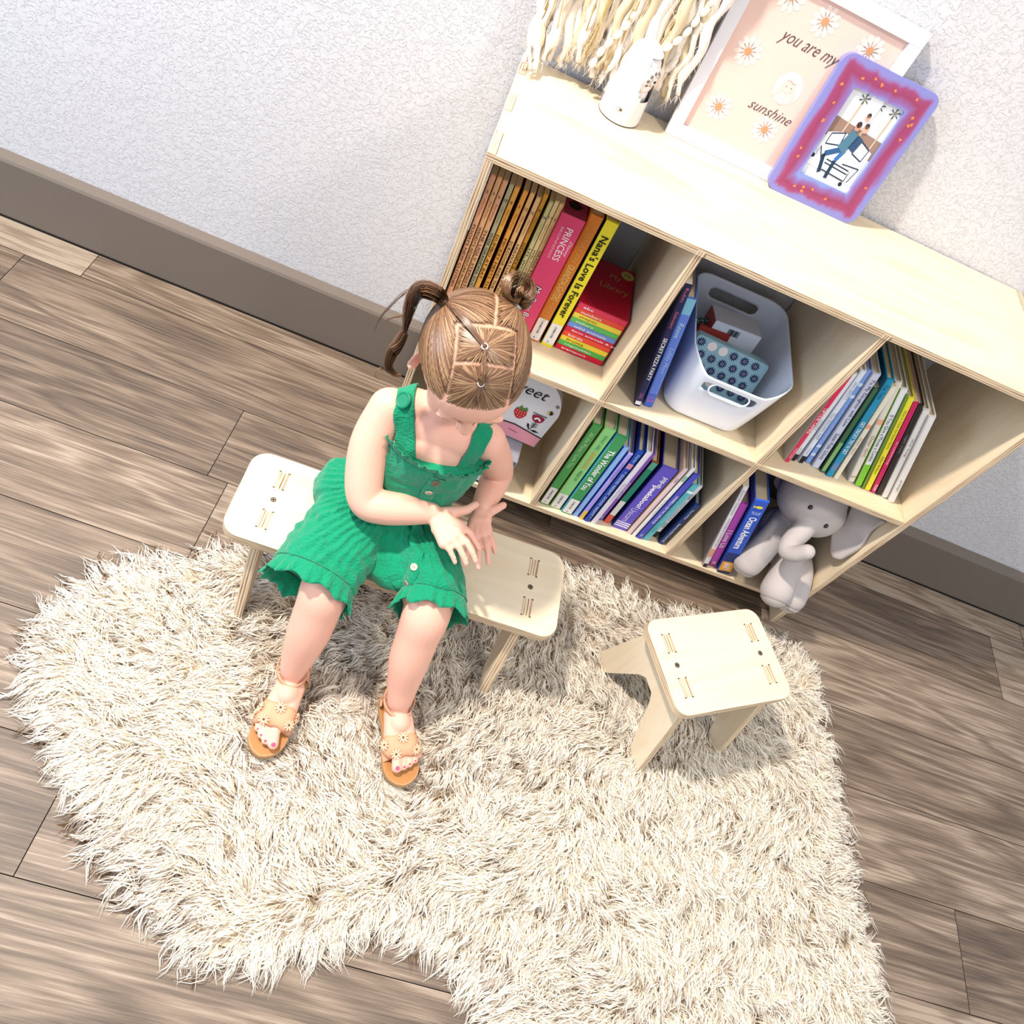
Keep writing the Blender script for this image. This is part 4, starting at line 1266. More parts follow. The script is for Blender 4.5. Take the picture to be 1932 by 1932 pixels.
    for x, z, r_, c in ((.46, .66, .05, '#b98a74'), (.46, .69, .045, '#3a2c26'), (.60, .67, .05, '#c79a84'), (.60, .71, .04, '#4a3428'), (.52, .78, .04, '#c79a84'), (.52, .81, .035, '#3a2c26')):
        R('photo_head', [(x + r_ * math.cos(t), z + r_ * .8 * math.sin(t)) for t in [2 * math.pi * k / 14 for k in range(14)]], c, 7)
painted_frame()

# ================================================================ bench and stool
def ring2(bm, pts, z0, z1, mi_f, mi_e, bev=.0012):
    """slab from an outline with slightly eased edges"""
    rs = []
    cx = sum(p[0] for p in pts) / len(pts); cy = sum(p[1] for p in pts) / len(pts)
    def ins(d): return [(p[0] - (p[0] - cx) / max(1e-6, math.hypot(p[0] - cx, p[1] - cy)) * d, p[1] - (p[1] - cy) / max(1e-6, math.hypot(p[0] - cx, p[1] - cy)) * d) for p in pts]
    levels = [(z0, bev), (z0 + bev, 0), (z1 - bev, 0), (z1, bev)]
    V_ = [[bm.verts.new((x, y, z)) for x, y in ins(d)] for z, d in levels]
    n = len(pts)
    for i in range(3):
        for j in range(n):
            k = (j + 1) % n
            bm.faces.new((V_[i][j], V_[i][k], V_[i + 1][k], V_[i + 1][j])).material_index = mi_e
    bm.faces.new(V_[0][::-1]).material_index = mi_f
    bm.faces.new(V_[3]).material_index = mi_f

def seat(name, cat, label, loc, rot, L, W, H, t, xs, ys, yf, corner, key):
    o = empty(name, loc, (0, 0, rot), label=label, cat=cat)
    bm = bmesh.new()
    pts = rrect(-L / 2, -W / 2, L / 2, W / 2, corner, 8)
    ring2(bm, pts, H - t, H, 0, 1)
    tone = ('#d6c5a9', '#e0d1b7', '#d4c09f')
    from_bm('seat', bm, [mat_ply(.8, 'X', key, tone), mat_edge('Z', .0048, H)], o)
    tl = .0155                        # leg board thickness
    for sx in (-1, 1):
        bm = bmesh.new()
        x0, x1 = sx * xs - tl / 2, sx * xs + tl / 2
        hb = H - t
        wt = W / 2 - .012
        pr = [(-wt, hb), (-wt - .001, hb - .02), (-yf - .012, .004), (-yf - .006, .0), (-yf + .026, .0), (-.026, hb * .60), (-.014, hb * .665), (.014, hb * .665), (.026, hb * .60), (yf - .026, .0), (yf + .006, 0), (yf + .012, .004), (wt + .001, hb - .02), (wt, hb)]
        A = [bm.verts.new((x0, y, z)) for y, z in pr]; B = [bm.verts.new((x1, y, z)) for y, z in pr]
        n = len(pr)
        for i in range(n):
            bm.faces.new((A[i], A[(i + 1) % n], B[(i + 1) % n], B[i])).material_index = 1
        for S_ in (A, B):
            for q in ((0, 1, 6), (1, 2, 5, 6), (2, 3, 4, 5), (0, 6, 7, 13), (7, 12, 13), (7, 8, 11, 12), (8, 9, 10, 11)):
                bm.faces.new([S_[i] for i in q]).material_index = 0
        lg = from_bm('leg_board', bm, [mat_ply(1, 'Z', key + 1, tone), mat_edge('X', .0050, x0)], o)
        for sy in (-1, 1):
            # tenon showing through the seat, in a slot with dog-bone corners
            bm = bmesh.new()
            box(bm, (sx * xs - tl / 2, sy * ys - .0165, H - .006), (sx * xs + tl / 2, sy * ys + .0165, H + .0003), 0)
            from_bm('tenon', bm, mat_edge('X', .0050, x0), lg)
            bm = bmesh.new()
            for cx in (-1, 1):
                for cy in (-1, 1):
                    c = V((sx * xs + cx * (tl / 2 - .0002), sy * ys + cy * .0172, H + .0004))
                    vs = [bm.verts.new(c + V((.0022 * math.cos(a), .0014 * math.sin(a), 0))) for a in [2 * math.pi * k / 12 for k in range(12)]]
                    bm.faces.new(vs)
                c0 = sx * xs + cx * (tl / 2)
                box(bm, (c0 - .0002, sy * ys - .0165, H - .001), (c0 + .0002, sy * ys + .0165, H + .00045))
            from_bm('slot_gap', bm, mat('#6b5844', .9), o)
    for sx in (-1, 1):
        bm = bmesh.new()
        c = V((sx * xs, 0, H + .0004))
        bm.faces.new([bm.verts.new(c + V((.0048 * math.cos(a), .0048 * math.sin(a), 0))) for a in [2 * math.pi * k / 24 for k in range(24)]])
        s = from_bm('screw_hole', bm, mat('#4e3d2c', .8), o)
        bm = bmesh.new()
        bm.faces.new([bm.verts.new(c + V((.0036 * math.cos(a), .0036 * math.sin(a), .0003))) for a in [2 * math.pi * k / 24 for k in range(24)]])
        sc_ = from_bm('screw', bm, mat('#9a8e7c', .3, metal=.8), o)
        bm = bmesh.new()
        for an in (.3, .3 + math.pi / 2):
            d = V((math.cos(an), math.sin(an), 0)); q = V((-d.y, d.x, 0))
            bm.faces.new([bm.verts.new(c + V((0, 0, .0006)) + d * a * .0024 + q * b_ * .0006) for a, b_ in ((-1, -1), (1, -1), (1, 1), (-1, 1))])
        from_bm('screw_cross', bm, mat('#2a2119', .8), sc_)
    return o
FZ = .008   # backing of the rug
seat('bench', 'bench', 'low birch plywood bench with rounded corners that the child sits on', (.0958, -.2798, FZ), .0106, .5668, .1726, .2215 - FZ, .0186, .2253, .0406, .1150, .030, 5)
seat('stool', 'stool', 'small square birch plywood stool standing alone on the fur rug', (.6805, -.3019, FZ), .4556, .2517, .1763, .2412 - FZ, .0170, .0925, .0406, .1080, .024, 9)
# ================================================================ fur rug
RUG = [(-0.41, -0.50), (-0.36, -0.385), (-0.27, -0.325), (-0.194, -0.275), (-0.098, -0.236), (0.002, -0.195), (0.11, -0.163), (0.21, -0.115), (0.295, -0.083), (0.348, -0.075), (0.436, -0.060), (0.547, -0.050), (0.651, -0.075), (0.74, -0.062), (0.832, -0.045), (0.927, -0.043), (1.023, -0.052), (1.067, -0.106), (1.073, -0.193), (1.091, -0.282), (1.102, -0.369), (1.11, -0.46), (1.118, -0.546), (1.143, -0.631), (1.15, -0.697), (1.163, -0.798), (1.16, -0.90), (1.10, -1.0), (0.958, -1.06), (0.725, -1.08), (0.56, -1.04), (0.473, -0.945), (0.435, -0.885), (0.4, -0.853), (0.362, -0.830), (0.316, -0.812), (0.265, -0.806), (0.234, -0.815), (0.193, -0.843), (0.152, -0.862), (0.098, -0.886), (0.051, -0.897), (0.004, -0.893), (-0.04, -0.876), (-0.10, -0.85), (-0.16, -0.815), (-0.23, -0.745), (-0.32, -0.66), (-0.39, -0.59)]
def rug():
    rng = np.random.default_rng(7)
    P = np.array([tuple(p)[:2] for p in spline([(x, y, 0) for x, y in RUG + [RUG[0]]], 5)][:-1])
    nP = len(P)
    Q = np.roll(P, -1, 0)
    E_ = Q - P
    def sdist(X):
        """signed distance (inside positive) and the outward direction of the nearest edge"""
        best = np.full(len(X), 1e9); near = np.zeros_like(X)
        inside = np.zeros(len(X), bool)
        for a, e, b in zip(P, E_, Q):
            t = np.clip(((X - a) @ e) / (e @ e), 0, 1)
            c = a + t[:, None] * e
            d = np.hypot(*(X - c).T)
            m = d < best
            best[m] = d[m]; near[m] = c[m]
            cond = ((a[1] > X[:, 1]) != (b[1] > X[:, 1])) & (X[:, 0] < (b[0] - a[0]) * (X[:, 1] - a[1]) / (b[1] - a[1] + 1e-12) + a[0])
            inside ^= cond
        o = near - X
        ln = np.hypot(*o.T) + 1e-6
        return np.where(inside, best, -best), o / ln[:, None]
    # backing skin
    cen = P.mean(0)
    bm = bmesh.new()
    pin = []
    for i in range(nP):
        n_ = np.array([E_[i][1], -E_[i][0]]) + np.array([E_[i - 1][1], -E_[i - 1][0]])
        n_ /= np.hypot(*n_)
        p = P[i]
        test, _ = sdist(np.array([p + n_ * .004]))
        s = -1 if test[0] < 0 else 1
        pin.append(p + n_ * s * .022)
    vs = [bm.verts.new((x, y, .001)) for x, y in pin]
    f = bm.faces.new(vs)
    r = bmesh.ops.extrude_face_region(bm, geom=[f])
    bmesh.ops.translate(bm, verts=[g for g in r['geom'] if isinstance(g, bmesh.types.BMVert)], vec=(0, 0, .006))
    bmesh.ops.triangulate(bm, faces=[f_ for f_ in bm.faces if len(f_.verts) > 4])
    back = from_bm('fur_rug', bm, mat('#cdbfa8', .9))
    tag(back, 'cream faux sheepskin rug with brown-tipped shaggy pile under the bench and stool', 'rug')
    # smooth random vector field from a few sine waves
    def field(X, s, seed):
        g = np.random.default_rng(seed)
        v = np.zeros(len(X))
        for _ in range(7):
            k = g.normal(0, s, 2)
            v += np.sin(X @ k + g.uniform(0, 6.28)) * g.uniform(.5, 1)
        return v / 2.4
    def flow(X):
        d, o = sdist(X)
        ang = .9 * field(X, 5, 1) + .85 * field(X, 18, 2) + .75 * field(X, 55, 3)
        base = np.stack([X[:, 0] - .55, -(np.abs(X[:, 1] + .35) + .30)], 1)
        bx = np.where(X[:, 0] < .25, -1.0, .15 + .6 * (X[:, 0] - .5)); by = np.where(X[:, 1] > -.16, .5, -.55 - .3 * (X[:, 0] > .3))
        base = np.stack([bx, by], 1)
        base /= np.hypot(*base.T)[:, None]
        c, s = np.cos(ang), np.sin(ang)
        v = np.stack([base[:, 0] * c - base[:, 1] * s, base[:, 0] * s + base[:, 1] * c], 1)
        w_ = np.clip(1 - (d - .0) / .085, 0, 1)[:, None] ** 1.1
        v = v * (1 - w_) + o * w_ * 1.4
        return v / (np.hypot(*v.T)[:, None] + 1e-9), d
    # lock centres
    lo, hi = P.min(0), P.max(0)
    NC = 21000
    C_ = rng.uniform(lo, hi, (NC, 2))
    d, _ = sdist(C_)
    C_ = C_[d > .018]
    F, dC = flow(C_)
    nc = len(C_)
    per = 8
    # strands: root jittered about the centre, tip gathers to the lock tip
    idx = np.repeat(np.arange(nc), per)
    n = len(idx)
    root = C_[idx] + rng.normal(0, .0060, (n, 2))
    lenC = rng.uniform(.034, .062, nc)
    lng = lenC[idx] * rng.uniform(.78, 1.12, n)
    dirC = F[idx]
    tip = C_[idx] + dirC * lng[:, None] + rng.normal(0, .0020, (n, 2)) * rng.choice([1, 1, 1, 2.5], n)[:, None]
    curl = rng.normal(0, .0110, nc)[idx] + rng.normal(0, .0022, n)
    perp = np.stack([-dirC[:, 1], dirC[:, 0]], 1)
    ph = rng.uniform(0, 6.28, nc)[idx]
    hgt = (rng.uniform(.008, .026, nc)[idx]) * rng.uniform(.8, 1.15, n)
    edge = np.clip(dC[idx] / .06, .35, 1)
    hgt = hgt * edge
    S = 6
    # pile pressed down under and around the soles
    for (a, b, w_) in (((.002, -.452), (-.010, -.615), .034), ((.164, -.450), (.2255, -.598), .034)):
        a = np.array(a); b = np.array(b); e = b - a
        tt_ = np.clip(((C_ - a) @ e) / (e @ e), 0, 1); q_ = np.hypot(*(C_ - a - tt_[:, None] * e).T)
        k_ = np.clip((q_ - w_) / .035, .12, 1)[idx]
        hgt = hgt * k_
        tp = np.clip(((tip - a) @ e) / (e @ e), 0, 1); qp = np.hypot(*(tip - a - tp[:, None] * e).T)
        hgt = np.where(qp < w_, hgt * .3, hgt)
    t = np.linspace(0, 1, S)[None, :]
    xy = root[:, None, :] * (1 - t[..., None]) + tip[:, None, :] * t[..., None]
    wav = (curl[:, None] * np.sin(math.pi * t) + .0048 * np.sin(ph[:, None] + 8.5 * t) * t)
    xy = xy + perp[:, None, :] * wav[..., None]
    z = .006 + hgt[:, None] * np.sin(math.pi * np.clip(t * 1.02, 0, 1) ** .62) ** .9 + .0035 * t * rng.uniform(0, 2.2, nc)[idx][:, None]
    z = np.maximum(z, .0035)
    # beyond the skin the hair droops to the floor
    dd, _ = sdist(xy[:, -1, :])
    z[:, -1] = np.where(dd < .004, .0025, z[:, -1]); z[:, -2] = np.where(dd < .0, .006, z[:, -2])
    pts = np.concatenate([xy, z[..., None]], 2)                    # n,S,3
    # ribbon widths
    wd = rng.uniform(.00045, .00095, n)[:, None] * np.array([1.0, 1.1, 1.1, 1.0, .80, .15])[None, :]
    tan = np.gradient(pts, axis=1)
    side = np.cross(tan, np.array([0, 0, 1.0]))
    side /= np.linalg.norm(side, axis=2, keepdims=True) + 1e-9
    up = np.cross(side, tan); up /= np.linalg.norm(up, axis=2, keepdims=True) + 1e-9
    tw = rng.uniform(-.9, .9, n)[:, None, None]
    side = side * np.cos(tw) + up * np.sin(tw)
    A = pts - side * wd[..., None]; B = pts + side * wd[..., None]
    verts = np.stack([A, B], 2).reshape(-1, 3)                     # n*S*2
    b0 = (np.arange(n) * S * 2)[:, None] + (np.arange(S - 1) * 2)[None, :]
    faces = np.stack([b0, b0 + 1, b0 + 3, b0 + 2], 2).reshape(-1, 4)
    # colour: cream with brown tips in streaks, plus bench shade put into the tips
    dark = np.clip(.42 + .75 * field(C_, 9, 5) * .55 + .75 * field(C_, 34, 6) + rng.normal(0, .35, nc), 0, 1)
    left = np.clip((.52 - np.hypot(C_[:, 0] - .20, (C_[:, 1] + .30) * 1.5)) * 2.2, 0, .85)  # brown tips thicken around the bench, partly its shade as colour
    dark = np.clip(dark * .75 + left, 0, 1)[idx]
    hit = (rng.random(n) < (.14 + .62 * dark)).astype(float)
    amt = np.clip(hit * (.62 + .75 * dark) + .02, 0, 1)
    tt = np.clip((t - .36) / .40, 0, 1)
    f_ = amt[:, None] * tt ** 1.2
    cream = np.array(lin('#fff9ee')); root_c = np.array(lin('#f1e6d2')); tipc = np.array(lin('#735029'))
    sh = rng.uniform(.88, 1.06, n)[:, None, None]
    base = (root_c[None, None, :] * (1 - np.clip(t * 2.6, 0, 1)[..., None]) + cream[None, None, :] * np.clip(t * 2.6, 0, 1)[..., None]) * sh
    col = base * (1 - f_[..., None]) + tipc[None, None, :] * f_[..., None]
    col = np.concatenate([np.clip(col, 0, 1), np.ones((n, S, 1))], 2)
    col = np.repeat(col[:, :, None, :], 2, 2).reshape(-1, 4)
    m = bpy.data.materials.new('fur')
    nt, b = nodes(m)
    a = N(nt, 'ShaderNodeAttribute', _attribute_name='col')
    nt.links.new(a.outputs['Color'], b.inputs['Base Color'])
    b.inputs['Roughness'].default_value = .75
    b.inputs['Specular IOR Level'].default_value = .15
    tr = N(nt, 'ShaderNodeBsdfTranslucent'); nt.links.new(a.outputs['Color'], tr.inputs[0])
    mx = N(nt, 'ShaderNodeMixShader'); mx.inputs[0].default_value = .4
    out = nt.nodes['Material Output']
    nt.links.new(b.outputs[0], mx.inputs[1]); nt.links.new(tr.outputs[0], mx.inputs[2]); nt.links.new(mx.outputs[0], out.inputs[0])
    o = npmesh('fur_pile', verts, faces, m, back, {'col': col}, smooth=True)
    tag(o, kind='stuff')
    print('fur strands', n)
rug()
# ================================================================ the child on the bench
from mathutils.bvhtree import BVHTree
from mathutils import noise as mnoise
HC = V((.0755, -.2500, .6280))
def head_axes(yaw, pit, rol):
    F = V((math.sin(yaw) * math.cos(pit), -math.cos(yaw) * math.cos(pit), -math.sin(pit)))
    X = V((math.cos(yaw), math.sin(yaw), 0))
    U = X.cross(F)
    if U.z < 0: U = -U
    return X * math.cos(rol) + U * math.sin(rol), F, U * math.cos(rol) - X * math.sin(rol)
HX, HF, HU = head_axes(rad(20), rad(34), rad(9))
HR = Matrix((HX, HF, HU)).transposed()
def hp(x, y, z): return HC + HX * x + HF * y + HU * z

SKIN = mat('#e9b29c', .5, sss=.12, spec=.3, bump=(220, .05, .0006), key='skin')

def build_body():
    bm = bmesh.new()
    E_ = lambda c, r, R=None: ellipsoid(bm, c, r, R)
    K = lambda a, b, ra, rb: capsule(bm, a, b, ra, rb)
    # torso
    E_((.050, -.260, .275), (.080, .054, .040)); E_((.058, -.250, .34), (.066, .042, .06))
    E_((.070, -.238, .415), (.074, .046, .062)); E_((.070, -.230, .455), (.076, .036, .040))
    K((.000, -.226, .468), (.138, -.210, .460), .029, .029)
    K((.030, -.220, .482), (.105, -.212, .480), .027, .027)
    K((.069, -.214, .482), (.072, -.206, .560), .036, .033)
    # head
    E_(hp(0, -.006, .008), (.068, .080, .070), HR)
    E_(hp(0, .030, .016), (.058, .050, .050), HR)
    E_(hp(0, .024, -.026), (.055, .052, .052), HR)
    for s in (-1, 1):
        E_(hp(s * .029, .042, -.036), (.024, .025, .024), HR)
        E_(hp(s * .025, .0665, -.008), (.0130, .0080, .0085), HR)      # closed eyelids
        E_(hp(s * .025, .070, .006), (.020, .008, .006), HR)           # brow
        E_(hp(s * .0085, .0800, -.0330), (.0050, .0055, .0045), HR)    # nostril wings
    K(hp(0, .072, .000), hp(0, .0850, -.0300), .0055, .0080)
    K(hp(-.011, .0700, -.0500), hp(.011, .0700, -.0500), .0055, .0055)
    K(hp(-.009, .0675, -.0580), hp(.009, .0675, -.0580), .0060, .0060)
    E_(hp(0, .054, -.066), (.024, .019, .018), HR)
    K(hp(-.02, .01, -.062), hp(.02, .01, -.062), .024, .024)
    for s in (-1, 1):
        # ear: rim, bowl and lobe
        c = hp(s * .0705, .004, -.026)
        ex = (HX * s * .80 - HF * .60).normalized()
        ey = (HF * .8 + HX * s * .6).normalized()
        pts = []
        for k in range(13):
            a = rad(-70 + 250 * k / 12)
            pts.append(c + ex * .006 + (ey * -.0115 * math.sin(a + .4) * 1.0 + HU * .0195 * -math.cos(a + .4) * -1) * 1.0)
        for p, q in zip(pts[:-1], pts[1:]): capsule(bm, p, q, .0032, .0032, 10, 3)
        R = Matrix((ex, ey, HU)).transposed()
        ellipsoid(bm, c + ex * .001, (.0045, .0105, .0175), R, 20, 12)
        ellipsoid(bm, c + ex * .002 - HU * .017 + ey * .003, (.0042, .0065, .0065), R, 16, 10)
    # right arm (viewer's left)
    limb(bm, [(-.004, -.228, .464), (-.013, -.262, .418), (-.004, -.298, .375), (.010, -.317, .353), (.034, -.318, .353), (.068, -.311, .357), (.106, -.3015, .358)], [.0315, .0305, .0285, .0265, .0265, .0240, .0170])
    # left arm
    limb(bm, [(.146, -.212, .456), (.172, -.190, .404), (.192, -.164, .352), (.198, -.160, .334), (.194, -.190, .332), (.185, -.238, .335)], [.0300, .0290, .0265, .0250, .0240, .0172])
    # hands: palms then fingers as bent chains
    def hand(w, mcp, fingers, thumb, rp):
        for m_ in mcp: K(w, m_, .0120, .0088)
        for a, b in zip(mcp[:-1], mcp[1:]): K(a, b, .0085, .0085)
        K(V(w).lerp(V(mcp[0]), .5), V(w).lerp(V(mcp[-1]), .5), .0120, .0115)
        for ch, r0 in fingers:
            n = len(ch)
            for i in range(n - 1):
                capsule(bm, ch[i], ch[i + 1], r0 * (1 - .10 * i), r0 * (1 - .10 * (i + 1)), 14, 4)
        for i in range(len(thumb) - 1):
            capsule(bm, thumb[i][0], thumb[i + 1][0], thumb[i][1], thumb[i + 1][1], 14, 4)
    hand((0.1100, -0.3015, 0.3575), [(0.1545, -0.3135, 0.3685), (0.1530, -0.3275, 0.3680), (0.1465, -0.3385, 0.3645), (0.1380, -0.3475, 0.3595)],
         [([(0.1545, -0.3135, 0.3685), (0.1710, -0.3210, 0.3710), (0.1830, -0.3285, 0.3635), (0.1915, -0.3330, 0.3575)], .0064),
          ([(0.1530, -0.3275, 0.3680), (0.1700, -0.3390, 0.3695), (0.1830, -0.3485, 0.3630), (0.1915, -0.3550, 0.3555)], .0066),
          ([(0.1465, -0.3385, 0.3645), (0.1600, -0.3490, 0.3665), (0.1710, -0.3575, 0.3605), (0.1790, -0.3635, 0.3535)], .0063),
          ([(0.1380, -0.3475, 0.3595), (0.1480, -0.3545, 0.3605), (0.1560, -0.3605, 0.3555), (0.1630, -0.3655, 0.3495)], .0056)],
         [((0.1220, -0.2965, 0.3595), .0115), ((0.1430, -0.2880, 0.3645), .0095), ((0.1570, -0.2805, 0.3690), .0074), ((0.1675, -0.2680, 0.3730), .0062)], 0)
    hand((.185, -.240, .334), [(.2050, -.2780, .3280), (.1975, -.2840, .3260), (.1880, -.2880, .3230), (.1770, -.2900, .3190)],
         [([(.2050, -.278, .328), (.2130, -.2890, .3300), (.2195, -.2975, .3270), (.2250, -.3040, .3220)], .0062),
          ([(.1975, -.284, .326), (.2070, -.3010, .3280), (.2140, -.3135, .3240), (.2195, -.3250, .3180)], .0064),
          ([(.1880, -.288, .323), (.1965, -.3070, .3240), (.2020, -.3220, .3190), (.2065, -.3370, .3130)], .0062),
          ([(.1770, -.290, .319), (.1810, -.3060, .3190), (.1840, -.3230, .3150), (.1860, -.3390, .3100)], .0056)],
         [((.190, -.246, .336), .0110), ((.200, -.2440, .3410), .0092), ((.2085, -.2380, .3450), .0072), ((.2160, -.2305, .3480), .0062)], 0)
    # legs
    K((.010, -.275, .277), (-.002, -.395, .247), .050, .0400)
    limb(bm, [(-.001, -.385, .250), (-.002, -.418, .236), (-.003, -.436, .205), (-.004, -.455, .160), (-.006, -.472, .110), (-.007, -.483, .078), (-.004, -.482, .056)], [.0395, .0385, .0355, .0340, .0275, .0220, .0218])
    K((.095, -.272, .277), (.156, -.388, .248), .050, .0395)
    limb(bm, [(.155, -.378, .252), (.157, -.406, .238), (.158, -.424, .205), (.161, -.445, .160), (.168, -.464, .110), (.174, -.479, .078), (.174, -.476, .056)], [.0390, .0380, .0350, .0335, .0272, .0217, .0215])
    # feet
    def foot(heel, ball, side, toes):
        heel = V(heel); ball = V(ball)
        K(heel, heel.lerp(ball, .5) + V((0, 0, .006)), .0200, .0200)
        d = (ball - heel).normalized(); q = V((-d.y, d.x, 0)).normalized()
        for s in (-1, -.33, .33, 1):
            K(heel.lerp(ball, .35) + q * s * .009 + V((0, 0, .002)), ball + q * s * .0165 - V((0, 0, .001)), .0165, .0125)
        for (a, b, r) in toes: capsule(bm, a, b, r, r * .98, 14, 5)
    foot((.000, -0.4760, 0.0510), (-.006, -0.5620, 0.0430), 1, [((-.0005, -0.5760, 0.0410), (.0040, -0.5980, 0.0405), .0088), ((-.0120, -0.5780, 0.0400), (-.0095, -0.5960, 0.0390), .0062), ((-.0200, -0.5740, 0.0400), (-.0190, -0.5890, 0.0385), .0058), ((-.0270, -0.5680, 0.0390), (-.0275, -0.5800, 0.0375), .0055), ((-.0320, -0.5590, 0.0380), (-.0340, -0.5690, 0.0370), .0050)])
    foot((.172, -0.4720, 0.0510), (.2020, -0.5460, 0.0430), 1, [((.1990, -0.5580, 0.0410), (.2040, -0.5785, 0.0405), .0088), ((.2100, -0.5560, 0.0400), (.2150, -0.5730, 0.0390), .0062), ((.2180, -0.5510, 0.0400), (.2235, -0.5660, 0.0385), .0058), ((.2250, -0.5440, 0.0390), (.2310, -0.5570, 0.0375), .0055), ((.2300, -0.5350, 0.0380), (.2360, -0.5460, 0.0370), .0050)])
    o = from_bm('person', bm, SKIN)
    remesh(o, .0019, 5, .5)
    me = o.data
    for v in me.vertices:
        if v.co.y > -.372 and v.co.z < .226 and -.19 < v.co.x < .38: v.co.z = .226
    tag(o, 'toddler in a green gauze romper sitting on the bench, head bowed, touching both hands together', 'person')
    return o
body = build_body()
bvh = BVHTree.FromPolygons([v.co[:] for v in body.data.vertices], [p.vertices[:] for p in body.data.polygons])
def snap(p, off):
    c, n, i, d = bvh.find_nearest(V(p))
    return c + n * off, n

def face_bits():
    dark = mat('#6a4434', .6)
    for s in (-1, 1):
        bm = bmesh.new()
        pts = []
        for k in range(9):
            t = k / 8
            x = s * (.013 + .024 * t)
            p, n = snap(hp(x, .080, -.0125 - .0045 * math.sin(math.pi * t)), .0006)
            pts.append(p)
        tube(bm, pts, [.0003, .0006, .0008, .0009, .0009, .0009, .0008, .0006, .0003], 6)
        for k in range(1, 9):
            p = pts[k]
            e = p + HF * .0016 - HU * .0020 + HX * s * .0012 * k / 8
            tube(bm, [p, p.lerp(e, .6) - HU * .0006, e], [.0003, .00025, .0001], 4)
        from_bm('eyelashes', bm, dark, body)
        bm = bmesh.new()
        for k in range(26):
            t = random.random()
            p, n = snap(hp(s * (.010 + .028 * t), .085, .0105 + .003 * math.sin(math.pi * t) + random.uniform(-.0012, .0012)), .0003)
            e, _ = snap(p + HX * s * .0035 + HU * .0006, .0006)
            tube(bm, [p, e], [.00028, .0001], 4)
        from_bm('eyebrow', bm, mat('#b08a68', .7), body)
    bm = bmesh.new()
    rings_ = []
    for k in range(11):
        t = k / 10
        x = -.0115 + .023 * t
        p, n = snap(hp(x, .09, -.0535), .0003)
        rings_.append(p)
    tube(bm, rings_, [.0006, .0022, .0032, .0037, .0038, .0038, .0038, .0037, .0032, .0022, .0006], 8)
    from_bm('lips', bm, mat('#cf7e72', .4, sss=.1), body, smooth=True)
    # fingernails and painted toenails
    def nail(p, n, t, w_, l_, m, name):
        n = V(n).normalized(); t = (V(t) - n * V(t).dot(n)).normalized(); u = n.cross(t)
        bm = bmesh.new()
        R = Matrix((u, t, n)).transposed()
        ellipsoid(bm, V(p) - n * (.0004 if name == 'toenail' else .0007), (w_, l_, .0010), R, 14, 8)
        from_bm(name, bm, m, body, smooth=True)
    pk = mat('#dd4f78', .25)
    for tip, t, r in (((.0040, -0.6000, 0.0405), (.2, -1, 0), .0036), ((-.0095, -0.5980, 0.0390), (.1, -1, 0), .0022), ((-.0190, -0.5910, 0.0385), (0, -1, 0), .0020), ((-.0275, -0.5820, 0.0375), (-.1, -1, 0), .0018),
                      ((.2045, -0.5805, 0.0405), (.25, -1, 0), .0036), ((.2155, -0.5750, 0.0390), (.3, -1, 0), .0022), ((.224, -0.5680, 0.0385), (.35, -1, 0), .0020), ((.2315, -0.5590, 0.0375), (.4, -1, 0), .0018)):
        c, n, i, d = bvh.find_nearest(V(tip) + V((0, 0, .012)) + V(t).normalized() * .002)
        nail(c + n * .0001, n, t, r, r * .95, pk, 'toenail')
    fn = mat('#ebb6a6', .3)
    for tip, t in (((.1915, -.333, .3575), (.008, -.006, -.005)), ((.1915, -.355, .3555), (.008, -.006, -.006)), ((.179, -.3635, .3535), (.008, -.006, -.006)), ((.163, -.3655, .3495), (.007, -.005, -.006)), ((.1675, -.268, .373), (.01, .012, .004))):
        d = V(t).normalized()
        c, n, i, dd = bvh.find_nearest(V(tip) + V((0, 0, .01)) - d * .001)
        nail(c + n * .0001, n, d, .0024, .0028, fn, 'fingernail')
face_bits()

